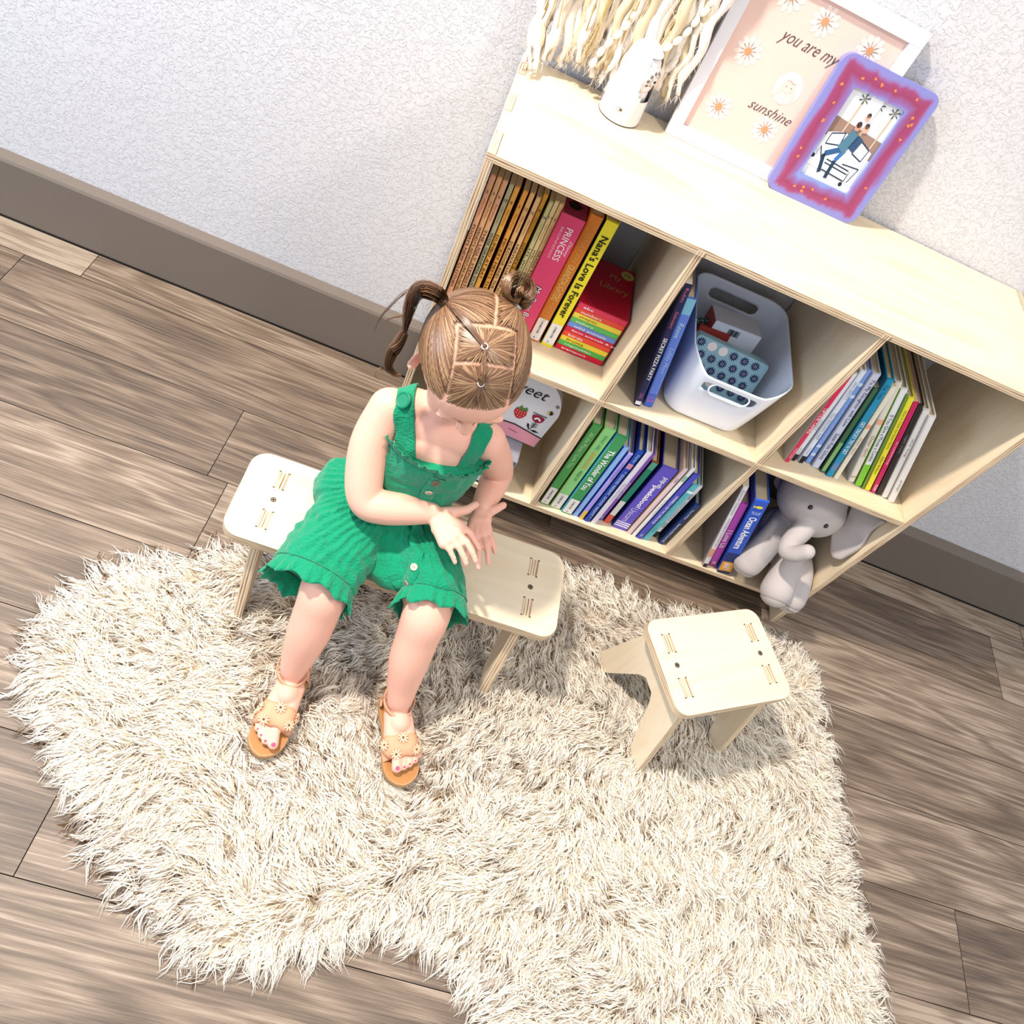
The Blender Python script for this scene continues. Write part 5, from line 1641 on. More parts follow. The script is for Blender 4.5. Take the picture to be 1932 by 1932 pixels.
# ---------------------------------------------------------------- hair
def build_hair():
    rng = random.Random(21)
    C0 = V((0, -.006, .010)); RD = V((.0722, .0845, .0745))
    def surf(u, k=1.0): return V((C0.x + RD.x * u.x * k, C0.y + RD.y * u.y * k, C0.z + RD.z * u.z * k))
    def unit(p): return V(((p[0] - C0.x) / RD.x, (p[1] - C0.y) / RD.y, (p[2] - C0.z) / RD.z)).normalized()
    def top(x, y):
        a = (x - C0.x) / RD.x; b = (y - C0.y) / RD.y
        return V((a, b, math.sqrt(max(0.02, 1 - a * a - b * b)))).normalized()
    eR, eL = top(-.046, -.060), top(.044, -.066)
    e1, e2 = top(-.002, -.004), top(-.002, .036)
    BX, B0, B1 = .034, -.030, .016
    def section(p):
        x, y, z = p
        if y > B0 and -BX - .1 * max(0, y) < x < BX + .006 and z > .015:
            d = min(abs(x + BX + .1 * max(0, y)), abs(BX + .006 - x), abs(y - B0), abs(y - B1))
            return (1 if y < B1 else 2), d
        xb = .010 + .15 * max(0, -y - .03)
        if y > B0:
            d = min(abs(abs(x) - BX), 1)
            return (3 if x < 0 else 4), d
        d = abs(x - xb)
        if abs(x) < BX: d = min(d, abs(y - B0))
        return (3 if x < xb else 4), d
    def hairy(p):
        x, y, z = p
        lim = .004 + .62 * y + .012 * math.cos(y * 40)
        if y > .042: lim = .040 + .35 * (y - .045) - .25 * abs(x) * 1.0
        return z > lim
    # scalp cap with skin-coloured partings
    vs, fs, cols = [], [], []
    nu, nv = 220, 110
    skin = lin('#d3a084'); hc = lin('#76573a'); 
    idx = {}
    for i in range(nv + 1):
        ph = math.pi * .78 * i / nv
        for j in range(nu):
            th = 2 * math.pi * j / nu
            u = V((math.sin(ph) * math.cos(th), math.sin(ph) * math.sin(th), math.cos(ph)))
            p = surf(u, .985)
            s, d = section(p)
            d += mnoise.noise(p * 160) * .0010
            k = min(1, max(0, (d - .0002) / .0026))
            nz = mnoise.noise(p * 90) * .25
            cc = [skin[q] * (1 - k) + hc[q] * (k + nz * k) for q in range(3)]
            idx[(i, j)] = (len(vs), hairy(p))
            vs.append(hp(*p)); cols.append((*cc, 1))
    for i in range(nv):
        for j in range(nu):
            q = [idx[(i, j)], idx[(i + 1, j)], idx[(i + 1, (j + 1) % nu)], idx[(i, (j + 1) % nu)]]
            if all(a[1] for a in q):
                if i == 0: fs.append((q[0][0], q[1][0], q[2][0]))
                else: fs.append(tuple(a[0] for a in q))
    m = bpy.data.materials.new('scalp')
    nt, b = nodes(m)
    a = N(nt, 'ShaderNodeAttribute', _attribute_name='col'); nt.links.new(a.outputs['Color'], b.inputs['Base Color']); b.inputs['Roughness'].default_value = .6
    cap = pydata('hair_scalp', vs, fs, m, body, smooth=True)
    at = cap.data.attributes.new('col', 'FLOAT_COLOR', 'POINT')
    at.data.foreach_set('color', [x for c in cols for x in c])
    # strands
    PT, WD, CL = [], [], []
    tones = [lin(c) for c in ('#70503a', '#876446', '#9b7958', '#5e4029', '#ae8d68', '#7a583c')]
    darks = [lin(c) for c in ('#3f281c', '#55372a', '#6a4630', '#4a3020', '#8a6445')]
    S = 13
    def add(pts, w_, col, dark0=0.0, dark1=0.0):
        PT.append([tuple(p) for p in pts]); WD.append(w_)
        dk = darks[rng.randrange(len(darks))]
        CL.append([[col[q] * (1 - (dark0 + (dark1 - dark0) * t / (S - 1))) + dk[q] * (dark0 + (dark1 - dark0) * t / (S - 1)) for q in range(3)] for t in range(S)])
    n = 0
    tries = 0
    while n < 13000 and tries < 90000:
        tries += 1
        z = rng.uniform(-.75, 1); a = rng.uniform(0, 2 * math.pi); r = math.sqrt(1 - z * z)
        u = V((r * math.cos(a), r * math.sin(a), z))
        p = surf(u)
        if not hairy(p): continue
        s, d = section(p)
        if d + mnoise.noise(p * 160) * .0012 < .0017 and rng.random() < .90: continue
        e = {1: e1, 2: e2, 3: eR, 4: eL}[s]
        om = math.acos(max(-1, min(1, u.dot(e))))
        if om < .03: continue
        pts = []
        # long sweeps converge close to the elastic
        lift = rng.uniform(.004, .016)
        side = rng.uniform(-.02, .02)
        je = V((rng.uniform(-1, 1), rng.uniform(-1, 1), rng.uniform(-1, 1))) * .022
        ee = (e + je).normalized()
        for k in range(S):
            t = k / (S - 1)
            w1, w2 = math.sin((1 - t) * om) / math.sin(om), math.sin(t * om) / math.sin(om)
            q = (u * w1 + ee * w2).normalized()
            kk = 1.010 + (lift + .022 * t * t) * math.sin(math.pi * min(1, t * .55 + .02)) if om > .12 else 1.012 + .012 * t
            pts.append(hp(*surf(q, kk)))
        c = tones[rng.randrange(len(tones))]
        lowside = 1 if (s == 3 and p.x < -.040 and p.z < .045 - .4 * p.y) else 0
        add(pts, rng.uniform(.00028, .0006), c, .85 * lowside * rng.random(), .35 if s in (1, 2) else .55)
        n += 1
    def bundle(path, N_, r0, r1, c_dark, wig=.002, rr=None, curl=0.0):
        P = spline(path, 8)
        for k in range(N_):
            a = rng.uniform(0, 6.28); q = math.sqrt(rng.random())
            off = rng.uniform(-.35, .35)
            pts = []
            end = rng.uniform(.72, 1.0)
            for i in range(S):
                t = i / (S - 1) * end
                f = t * (len(P) - 1); i0 = min(int(f), len(P) - 2)
                p = P[i0].lerp(P[i0 + 1], f - i0)
                tg = (P[i0 + 1] - P[i0]).normalized()
                u, w_ = frame(tg)
                rad_ = (r0 + (r1 - r0) * t) * (.35 + .65 * math.sin(math.pi * min(1, .12 + t))) * q
                aa = a + off * t * 3 + curl * t
                pts.append(p + (u * math.cos(aa) + w_ * math.sin(aa)) * rad_ + V((rng.uniform(-1, 1), rng.uniform(-1, 1), rng.uniform(-1, 1))) * wig * t * .4)
            c = tones[rng.randrange(len(tones))]
            add(pts, rng.uniform(.0003, .0006), c, c_dark, c_dark)
    def el(u, k=1.045): return hp(*surf(u, k))
    A, B = el(eR), el(eL)
    RT, UP, TO = CAMR, -CAMD, -CAMF
    def off(p, r, u, t=0.0): return p + RT * r + UP * u + TO * t
    # right pigtail: one tress loops forward, the other hangs in a curl beside the ear
    bundle([A, off(A, -.008, .007, .012), off(A, -.026, .011, .016), off(A, -.038, -.002, .010), off(A, -.046, -.026, 0), off(A, -.050, -.042, -.008)], 360, .0125, .0095, .72)
    bundle([off(A, -.049, -.036, -.006), off(A, -.058, -.050, -.012), off(A, -.067, -.060, -.018), off(A, -.071, -.076, -.020), off(A, -.062, -.086, -.018), off(A, -.054, -.088, -.014)], 280, .0095, .0050, .60, curl=1.5)
    bundle([off(A, -.010, .008, .010), off(A, -.040, .012, .008), off(A, -.066, -.006, 0), off(A, -.082, -.024, -.006), off(A, -.090, -.046, -.010)], 26, .0028, .0018, .7)
    bundle([off(A, -.044, -.016, 0), off(A, -.062, -.018, -.004), off(A, -.078, -.024, -.006)], 12, .0016, .0006, .7)
    bundle([off(A, -.070, -.085, -.018), off(A, -.080, -.078, -.016), off(A, -.088, -.086, -.016), off(A, -.080, -.094, -.016)], 10, .003, .002, .2)
    # left knot: hair folded through into a round loop
    loop = []
    c = off(B, .000, .018, .004)
    for k in range(12):
        a = rad(-80 + 360 * k / 11)
        loop.append(c + RT * .0145 * math.cos(a) + UP * .0165 * math.sin(a) + TO * .006 * math.sin(a * .5))
    bundle([B] + loop, 420, .0105, .0095, .45, curl=2.0)
    bundle([off(B, -.001, .004, .004), off(B, .003, .015, .010), off(B, .007, .024, .010)], 90, .0060, .0065, .30)
    bundle([off(B, -.004, .006, -.004), off(B, -.004, .018, -.006), off(B, .004, .028, -.006)], 120, .0085, .0095, .95)
    # little tails joining the elastics down the middle
    bundle([el(e2, 1.06), el((e2 + e1 * .5).normalized(), 1.115), el(e1, 1.075)], 130, .0050, .0040, .30)
    bundle([el(e1, 1.07), el((e1 * .6 + eR * .4).normalized(), 1.075), el((e1 * .3 + eR * .7).normalized(), 1.06), el(eR, 1.04)], 120, .0034, .0030, .80)
    bundle([el(e2, 1.05), el((e2 + V((0, .25, -.05))).normalized(), 1.075), el((e2 + V((0.01, .42, -.10))).normalized(), 1.05)], 50, .0030, .0016, .75)
    PT = np.array(PT); WD = np.array(WD); CL = np.array(CL)
    n = len(PT)
    tan = np.gradient(PT, axis=1)
    cen = np.array(HC)
    out = PT - cen
    side = np.cross(tan, out); side /= np.linalg.norm(side, axis=2, keepdims=True) + 1e-9
    prof = np.array([.5, .9, 1, 1, 1, 1, 1, 1, 1, 1, .95, .8, .35])
    w_ = (WD[:, None] * prof[None, :])[..., None]
    verts = np.stack([PT - side * w_, PT + side * w_], 2).reshape(-1, 3)
    b0 = (np.arange(n) * S * 2)[:, None] + (np.arange(S - 1) * 2)[None, :]
    faces = np.stack([b0, b0 + 1, b0 + 3, b0 + 2], 2).reshape(-1, 4)
    col = np.concatenate([CL, np.ones((n, S, 1))], 2)
    col = np.repeat(col[:, :, None, :], 2, 2).reshape(-1, 4)
    m = bpy.data.materials.new('hair')
    nt, b = nodes(m)
    a = N(nt, 'ShaderNodeAttribute', _attribute_name='col'); nt.links.new(a.outputs['Color'], b.inputs['Base Color'])
    b.inputs['Roughness'].default_value = .38; b.inputs['Specular IOR Level'].default_value = .5
    hair = npmesh('hair', verts, faces, m, body, {'col': col})
    hair['kind'] = 'stuff'
    clear = mat('#cfc4bc', .15, spec=.6)
    for e, r_ in ((eR, .0062), (eL, .0060), (e1, .0036), (e2, .0034)):
        p = el(e, 1.05); nn = (p - HC).normalized(); u, w2 = frame(nn)
        bm = bmesh.new()
        for dz in (0, .0018):
            tube(bm, [p + nn * dz + (u * math.cos(t) + w2 * math.sin(t)) * r_ for t in [2 * math.pi * k / 20 for k in range(21)]], .0009, 6)
        from_bm('hair_elastic', bm, clear, body, smooth=True)
build_hair()

# ---------------------------------------------------------------- green gauze romper
def mat_gauze():
    m = bpy.data.materials.new('green_gauze')
    nt, b = nodes(m)
    L = nt.links.new
    tc = N(nt, 'ShaderNodeTexCoord')
    wv = N(nt, 'ShaderNodeTexNoise', Scale=70.0, Detail=3.0, Distortion=1.2)
    mp = N(nt, 'ShaderNodeMapping'); mp.inputs['Scale'].default_value = (1, 1, 2.6); L(tc.outputs['Object'], mp.inputs[0]); L(mp.outputs[0], wv.inputs['Vector'])
    vo = N(nt, 'ShaderNodeTexVoronoi', Scale=120.0, _feature='DISTANCE_TO_EDGE'); L(mp.outputs[0], vo.inputs['Vector'])
    ad = N(nt, 'ShaderNodeMath', _operation='MULTIPLY_ADD', i1=.8); L(vo.outputs['Distance'], ad.inputs[0]); L(wv.outputs['Fac'], ad.inputs[2])
    fine = N(nt, 'ShaderNodeTexNoise', Scale=900.0, Detail=1.0); L(tc.outputs['Object'], fine.inputs['Vector'])
    a2 = N(nt, 'ShaderNodeMath', _operation='MULTIPLY_ADD', i1=.15); L(fine.outputs['Fac'], a2.inputs[0]); L(ad.outputs[0], a2.inputs[2])
    bp = N(nt, 'ShaderNodeBump', Strength=.9, Distance=.0030); L(a2.outputs[0], bp.inputs['Height']); L(bp.outputs[0], b.inputs['Normal'])
    b.inputs['Base Color'].default_value = (*lin('#088a62'), 1)
    b.inputs['Roughness'].default_value = .8
    b.inputs['Specular IOR Level'].default_value = .15
    b.inputs['Sheen Weight'].default_value = .25
    return m
GREEN = mat_gauze()
def build_romper():
    bm = bmesh.new()
    loft(bm, [((.052, -.258, .262), .094, .072), ((.054, -.254, .300), .088, .064), ((.060, -.248, .345), .080, .054), ((.069, -.243, .390), .080, .053), ((.075, -.241, .425), .0800, .0535), ((.0765, -.241, .441), .0785, .0525)])
    ellipsoid(bm, (.048, -.266, .268), (.106, .084, .046))
    ellipsoid(bm, (-.016, -.262, .283), (.060, .062, .046))
    ellipsoid(bm, (.092, -.338, .252), (.050, .052, .034))
    hems = []
    for (c0, c1, ax, w0, w1, h0, h1) in (((.004, -.280, .278), (-.024, -.407, .250), (-.15, -.98, -.14), .064, .0660, .054, .0470), ((.104, -.280, .276), (.158, -.376, .253), (.10, -.98, -.16), .060, .0545, .052, .0470)):
        a = V(ax).normalized(); u = a.cross(V((0, 0, 1))).normalized(); w_ = u.cross(a).normalized()
        R = Matrix((u, w_, a)).transposed()
        c0 = V(c0); c1 = V(c1)
        loft(bm, [(c0, w0, h0, R), (c0.lerp(c1, .5), (w0 + w1) / 2 * 1.0, (h0 + h1) / 2, R), (c1, w1, h1, R)])
        hems.append((c1, a, u, w_, w1, h1))
    o = from_bm('romper', bm, GREEN, body)
    remesh(o, .0026, 6, .6)
    me = o.data
    n = len(me.vertices)
    co = np.zeros(n * 3); no = np.zeros(n * 3)
    me.vertices.foreach_get('co', co); me.vertices.foreach_get('normal', no)
    co = co.reshape(-1, 3); no = no.reshape(-1, 3)
    disp = np.zeros(n)
    for i in range(n):
        p = V(co[i])
        q = V((p.x * 16, p.y * 16, p.z * 34))
        f = mnoise.noise(q + V((3, 1, 2))) * .0052
        f += -abs(mnoise.noise(V((p.x * 34, p.y * 34, p.z * 62)))) * .0044 + .0014
        # gathered waist
        f -= .0055 * math.exp(-((p.z - .322 - .25 * (p.x - .06) * 0) / .010) ** 2)
        if abs(p.z - .322) < .05:
            ang = math.atan2(p.y + .26, p.x - .058)
            f += .0016 * math.sin(ang * 60 + 3 * mnoise.noise(p * 30)) * math.exp(-((p.z - .322) / .030) ** 2)
        # diagonal drag folds over the lap
        f += .0022 * math.sin((p.x * .8 + p.y * 1.2) * 170 + 4 * mnoise.noise(p * 22)) * (1 if p.z < .31 else .25) * max(0, mnoise.noise(p * 14) + .35)
        disp[i] = f
    co += no * disp[:, None]
    m_ = (co[:, 1] > -.369) & (co[:, 2] < .2235)
    co[m_, 2] = .2235
    me.vertices.foreach_set('co', co.ravel()); me.update()
    return o, hems
romper, hems = build_romper()
def ruffle(name, ringf, n, wid, waves, amp, parent, closed=True, rows=6, seed=1):
    """gathered frill: ringf(t) -> (point, out dir, axis dir)"""
    rg = random.Random(seed)
    ph = [rg.uniform(0, 6.28) for _ in range(6)]
    bm = bmesh.new()
    R = []
    for r in range(rows + 1):
        v = r / rows
        row = []
        for i in range(n):
            t = i / (n if closed else n - 1)
            p, o_, a = ringf(t)
            wv = math.sin(2 * math.pi * waves * t + 1.4 * math.sin(2 * math.pi * 5 * t + ph[0]) + ph[1]) + .4 * math.sin(2 * math.pi * waves * 1.7 * t + ph[2])
            ww = wid * (1 + .12 * math.sin(2 * math.pi * waves * .5 * t + ph[3]))
            q = p + a * ww * v + o_ * (.0035 * v + amp * wv * v ** 1.1) + a * .0015 * wv * v
            if q.y > -.370 and q.z < .2232: q.z = .2232
            row.append(bm.verts.new(q))
        R.append(row)
    for r in range(rows):
        for i in range(n if closed else n - 1):
            k = (i + 1) % n
            bm.faces.new((R[r][i], R[r][k], R[r + 1][k], R[r + 1][i]))
    o = from_bm(name, bm, GREEN, parent, smooth=True)
    s = o.modifiers.new('solid', 'SOLIDIFY'); s.thickness = .0012
    return o
for i, (c, a, u, w_, rx, ry) in enumerate(hems):
    def rf(t, c=c, a=a, u=u, w_=w_, rx=rx, ry=ry):
        an = 2 * math.pi * t
        o_ = (u * math.cos(an) / rx + w_ * math.sin(an) / ry).normalized()
        p = c - a * .002 + u * (rx - .0015) * math.cos(an) + w_ * (ry - .0015) * math.sin(an)
        return p, o_, (a * .9 + o_ * .17 - V((0, 0, .22))).normalized()
    ruffle('hem_frill', rf, 520, .030, 17, .0024, romper, seed=4 + i)
    bm = bmesh.new()
    tube(bm, [rf(k / 60)[0] + rf(k / 60)[1] * .001 for k in range(61)], .0013, 6)
    from_bm('hem_seam', bm, GREEN, romper, smooth=True)
def neck(t):
    an = 2 * math.pi * t
    o_ = V((math.cos(an) / .0785, math.sin(an) / .0525, 0)).normalized()
    p = V((.0765 + .0780 * math.cos(an), -.241 + .0520 * math.sin(an), .4375 - .004 * math.cos(an)))
    return p, o_, (V((0, 0, 1)) * .85 + o_ * .15).normalized()
ruffle('neck_frill', neck, 420, .0165, 30, .0030, romper, rows=4, seed=9)
# straps over both shoulders
def strap(path, w_, name='strap', wdir=(1, 0, 0)):
    P = spline(path, 8)
    bm = bmesh.new()
    L_, R_ = [], []
    cps = []
    for i, p in enumerate(P):
        c, n = snap(p, .0042)
        cps.append((c, n))
    for k in range(3):
        cps = [cps[0]] + [((cps[i - 1][0] + cps[i][0] * 2 + cps[i + 1][0]) / 4, (cps[i - 1][1] + cps[i][1] * 2 + cps[i + 1][1]).normalized()) for i in range(1, len(cps) - 1)] + [cps[-1]]
    rs = []
    for i, (c, n) in enumerate(cps):
        t = (cps[min(i + 1, len(cps) - 1)][0] - cps[max(i - 1, 0)][0]).normalized()
        s = t.cross(n).normalized()
        row = []
        for a in np.linspace(-1, 1, 9):
            q = c + s * float(a) * w_ / 2
            q2, n2 = snap(q, .0034)
            q = q.lerp(q2, .6) if (q2 - q).length < .012 else q
            row.append(q)
        rs.append(row)
    V_ = [[bm.verts.new(q) for q in row] for row in rs]
    for i in range(len(V_) - 1):
        for j in range(8): bm.faces.new((V_[i][j], V_[i][j + 1], V_[i + 1][j + 1], V_[i + 1][j]))
    o = from_bm(name, bm, GREEN, romper, smooth=True)
    s = o.modifiers.new('solid', 'SOLIDIFY'); s.thickness = .0026; s.offset = 0
    return cps
c1 = strap([(.048, -.296, .425), (.036, -.285, .445), (.022, -.262, .475), (.012, -.236, .500), (.008, -.205, .500), (.010, -.188, .480), (.015, -.182, .445)], .031)
c2 = strap([(.130, -.282, .425), (.132, -.262, .450), (.133, -.240, .480), (.133, -.212, .495), (.130, -.190, .480), (.128, -.182, .445)], .028)
def button(p, n, r, m, name='button', parent=romper):
    n = V(n).normalized(); u, w_ = frame(n); p = V(p)
    bm = bmesh.new()
    R = Matrix((u, w_, n)).transposed()
    loft(bm, [(p, r, r, R), (p + n * r * .28, r, r, R), (p + n * r * .38, r * .86, r * .86, R), (p + n * r * .30, r * .70, r * .70, R)], 24)
    b = from_bm(name, bm, m, parent, smooth=False)
    if name == 'button':
        bm = bmesh.new()
        for s in (-1, 1):
            ellipsoid(bm, p + n * r * .32 + u * s * r * .25, (r * .13, r * .13, r * .06), R, 8, 6)
        from_bm('button_hole', bm, mat('#3a2a20', .7), b)
cc, nn = c1[len(c1) * 5 // 10]
button(cc + nn * .0012, nn, .0125, mat('#0a7a58', .5), 'strap_button')
rb = BVHTree.FromPolygons([v.co[:] for v in romper.data.vertices], [p.vertices[:] for p in romper.data.polygons])
shell = mat('#a89c84', .25, spec=.6)
placket = []
for t in ((.098, -.30, .432), (.097, -.31, .424), (.096, -.315, .392), (.095, -.320, .378), (.098, -.325, .345), (.106, -.345, .312), (.114, -.360, .292), (.108, -.385, .275), (.100, -.400, .262)):
    c, n, i, d = rb.find_nearest(V(t)); placket.append((c, n))
bm = bmesh.new()
pp = spline([c + n * .0006 for c, n in placket], 5)
rows_ = []
for i, p in enumerate(pp):
    c, n, _, _ = rb.find_nearest(p)
    t = (pp[min(i + 1, len(pp) - 1)] - pp[max(0, i - 1)]).normalized(); s = t.cross(n).normalized()
    rows_.append([bm.verts.new(c + n * h_ + s * a) for a, h_ in ((-.0105, -.001), (-.0095, .0014), (.0095, .0014), (.0105, -.001))])
for i in range(len(rows_) - 1):
    for j in range(3): bm.faces.new((rows_[i][j], rows_[i][j + 1], rows_[i + 1][j + 1], rows_[i + 1][j]))
from_bm('button_placket', bm, GREEN, romper, smooth=True)
for k, col in ((1, '#6a5a48'), (2, '#b9ac98'), (6, '#c4b9a6'), (7, '#8f8a7c')):
    c, n = placket[k]
    button(c + n * .0016, n, .0058, mat(col, .25, spec=.6))

# ---------------------------------------------------------------- sandals
def sandal(heel, toe, ankle, flip, ball):
    heel = V((*heel, 0)); toe = V((*toe, 0))
    d = (toe - heel).normalized(); q = V((-d.y, d.x, 0)); L_ = (toe - heel).length
    tan_ = mat('#d99f7c', .5, bump=(300, .1, .0004)); solem = mat('#b07a45', .5); rim = mat('#b98f62', .55)
    prof = [(.0, .012), (.03, .020), (.12, .0245), (.30, .0245), (.45, .0245), (.62, .0285), (.78, .0310), (.90, .0260), (.97, .0150), (1.0, .004)]
    out = [(t, w_) for t, w_ in prof] + [(t, -w_) for t, w_ in prof[::-1]]
    def at(t, w_, z): return heel + d * L_ * t + q * w_ + V((0, 0, z))
    so = bmesh.new()
    ptsl = spline([at(t, w_, 0) for t, w_ in out] + [at(*out[0], 0)], 4)[:-1]
    rs = []
    cen = sum(ptsl, V((0, 0, 0))) / len(ptsl)
    for z, k in ((.014, .985), (.0155, 1), (.0255, 1), (.0275, .985)):
        rs.append([cen + (p - cen) * k + V((0, 0, z - (cen + (p - cen) * k).z)) for p in ptsl])
    rings(so, rs)
    s = from_bm('sandal', so, rim, body)
    bm = bmesh.new()
    bm.faces.new([bm.verts.new(cen + (p - cen) * .955 + V((0, 0, .0278))) for p in ptsl])
    from_bm('insole', bm, solem, s)
    # scalloped vamp band wrapped over the forefoot
    bm = bmesh.new()
    M_, K_ = 41, 8
    grid = []
    ballp = V(ball)
    for k in range(K_ + 1):
        row = []
        for j in range(M_):
            a = math.pi * j / (M_ - 1)
            sc_ = .0030 * abs(math.sin(a * 4.5))
            t = .535 + .190 * k / K_ + (sc_ / L_ * (1 if k == K_ else (-1 if k == 0 else 0)))
            base = heel + d * L_ * t
            w_ = .0315
            h_ = .038 - .016 * (k / K_)
            row.append(base + q * w_ * math.cos(a) + V((0, 0, .026 + h_ * math.sin(a) ** .8)))
        grid.append(row)
    # press onto the foot
    for row in grid:
        for j, p in enumerate(row):
            if 2 < j < M_ - 3:
                ctr = V((p - q * (p - heel).dot(q))); ctr.z = .038
                dirn = (ctr - p).normalized()
                h = bvh.ray_cast(p + (p - ctr).normalized() * .02, dirn)
                if h[0] is not None and (h[0] - p).length < .03: row[j] = h[0] + h[1] * .0022
    for it in range(2):
        for row in grid:
            for j in range(1, M_ - 1): row[j] = (row[j - 1] + row[j] * 2 + row[j + 1]) / 4
    V_ = [[bm.verts.new(p) for p in row] for row in grid]
    for k in range(K_):
        for j in range(M_ - 1): bm.faces.new((V_[k][j], V_[k][j + 1], V_[k + 1][j + 1], V_[k + 1][j]))
    vm = from_bm('vamp_band', bm, tan_, s, smooth=True)
    sm = vm.modifiers.new('solid', 'SOLIDIFY'); sm.thickness = .0018
    # flowers
    fl = mat('#e8c6a4', .5); dk = mat('#6a4a30', .5)
    for (k, j) in ((2, 8), (1, 20), (3, 31), (6, 13), (7, 25), (6, 34), (5, 4)):
        p = grid[k][j]
        n = (grid[k][min(M_ - 1, j + 1)] - grid[k][j - 1]).cross(grid[min(K_, k + 1)][j] - grid[max(0, k - 1)][j]).normalized()
        if n.z < 0: n = -n
        p = p + n * .0016
        u, w2 = frame(n)
        bm = bmesh.new()
        for e in range(9):
            a = 2 * math.pi * e / 9
            dd = u * math.cos(a) + w2 * math.sin(a)
            R = Matrix((dd, n.cross(dd), n)).transposed()
            ellipsoid(bm, p + dd * .0056 + n * .0014, (.0040, .0015, .0009), R, 10, 6)
        f = from_bm('flower', bm, fl, vm, smooth=True)
        bm = bmesh.new(); ellipsoid(bm, p + n * .0008, (.0014, .0014, .0010), None, 10, 6)
        g = from_bm('flower_centre', bm, dk, vm, smooth=True)
    # ankle strap and heel cup
    c = V(ankle)
    bm = bmesh.new()
    rws = []
    ax = V((0, .10, 1)).normalized()
    for j in range(48):
        a = 2 * math.pi * j / 48
        dirn = V((math.cos(a), math.sin(a), 0)); 
        pr = c + dirn * .05 - V((0, 0, .06 * dirn.dot(d) * .05 * 0))
        pr.z = c.z - .006 * dirn.dot(d)
        h = bvh.ray_cast(pr, -dirn)
        p = h[0] if h[0] is not None else c + dirn * .027
        dv = p - c; dv.z = 0
        if dv.length > .0245: p = c + dv.normalized() * .0245 + V((0, 0, p.z - c.z))
        p = p + dirn * .0042
        rws.append(p)
    for it in range(2): rws = [(rws[i - 1] + rws[i] * 2 + rws[(i + 1) % 48]) / 4 for i in range(48)]
    A_ = [bm.verts.new(p - ax * .0040) for p in rws]; B_ = [bm.verts.new(p + ax * .0040) for p in rws]
    for j in range(48): bm.faces.new((A_[j], A_[(j + 1) % 48], B_[(j + 1) % 48], B_[j]))
    st = from_bm('ankle_strap', bm, tan_, s, smooth=True)
    sm = st.modifiers.new('solid', 'SOLIDIFY'); sm.thickness = .0018; sm.offset = 1
    bm = bmesh.new()
    rows_ = []
    for j in range(25):
        a = math.pi * (j / 24) + math.pi
        t = heel + d * .024 + q * .0245 * math.cos(a) + d * .026 * math.sin(a)
        top = .060 - .024 * abs(math.cos(a)) ** 3
        up = c + (t - (heel + d * .024)).normalized() * .0245
        p1 = V((t.x, t.y, .026)); p2 = V((up.x * .6 + t.x * .4, up.y * .6 + t.y * .4, top + .006))
        rows_.append([bm.verts.new(p1), bm.verts.new(p1.lerp(p2, .5) + (t - heel - d * .024).normalized() * .001), bm.verts.new(p2)])
    for j in range(24):
        for k in range(2): bm.faces.new((rows_[j][k], rows_[j + 1][k], rows_[j + 1][k + 1], rows_[j][k + 1]))
    hc_ = from_bm('heel_cup', bm, tan_, s, smooth=True)
    sm = hc_.modifiers.new('solid', 'SOLIDIFY'); sm.thickness = .0018
    bm = bmesh.new()
    b0 = rws[26]
    tube(bm, [b0 + V(x) for x in ((-.004, 0, .005), (.004, 0, .005), (.004, 0, -.005), (-.004, 0, -.005), (-.004, 0, .005))], .0008, 6)
    from_bm('buckle', bm, mat('#c9a878', .3, metal=.9), st)
sandal((.002, -.454), (-.010, -.617), (-.006, -.483, .0750), 1, (-.006, -.562, .043))
sandal((.164, -.452), (.2255, -.598), (.1745, -.478, .0720), -1, (.202, -.546, .043))
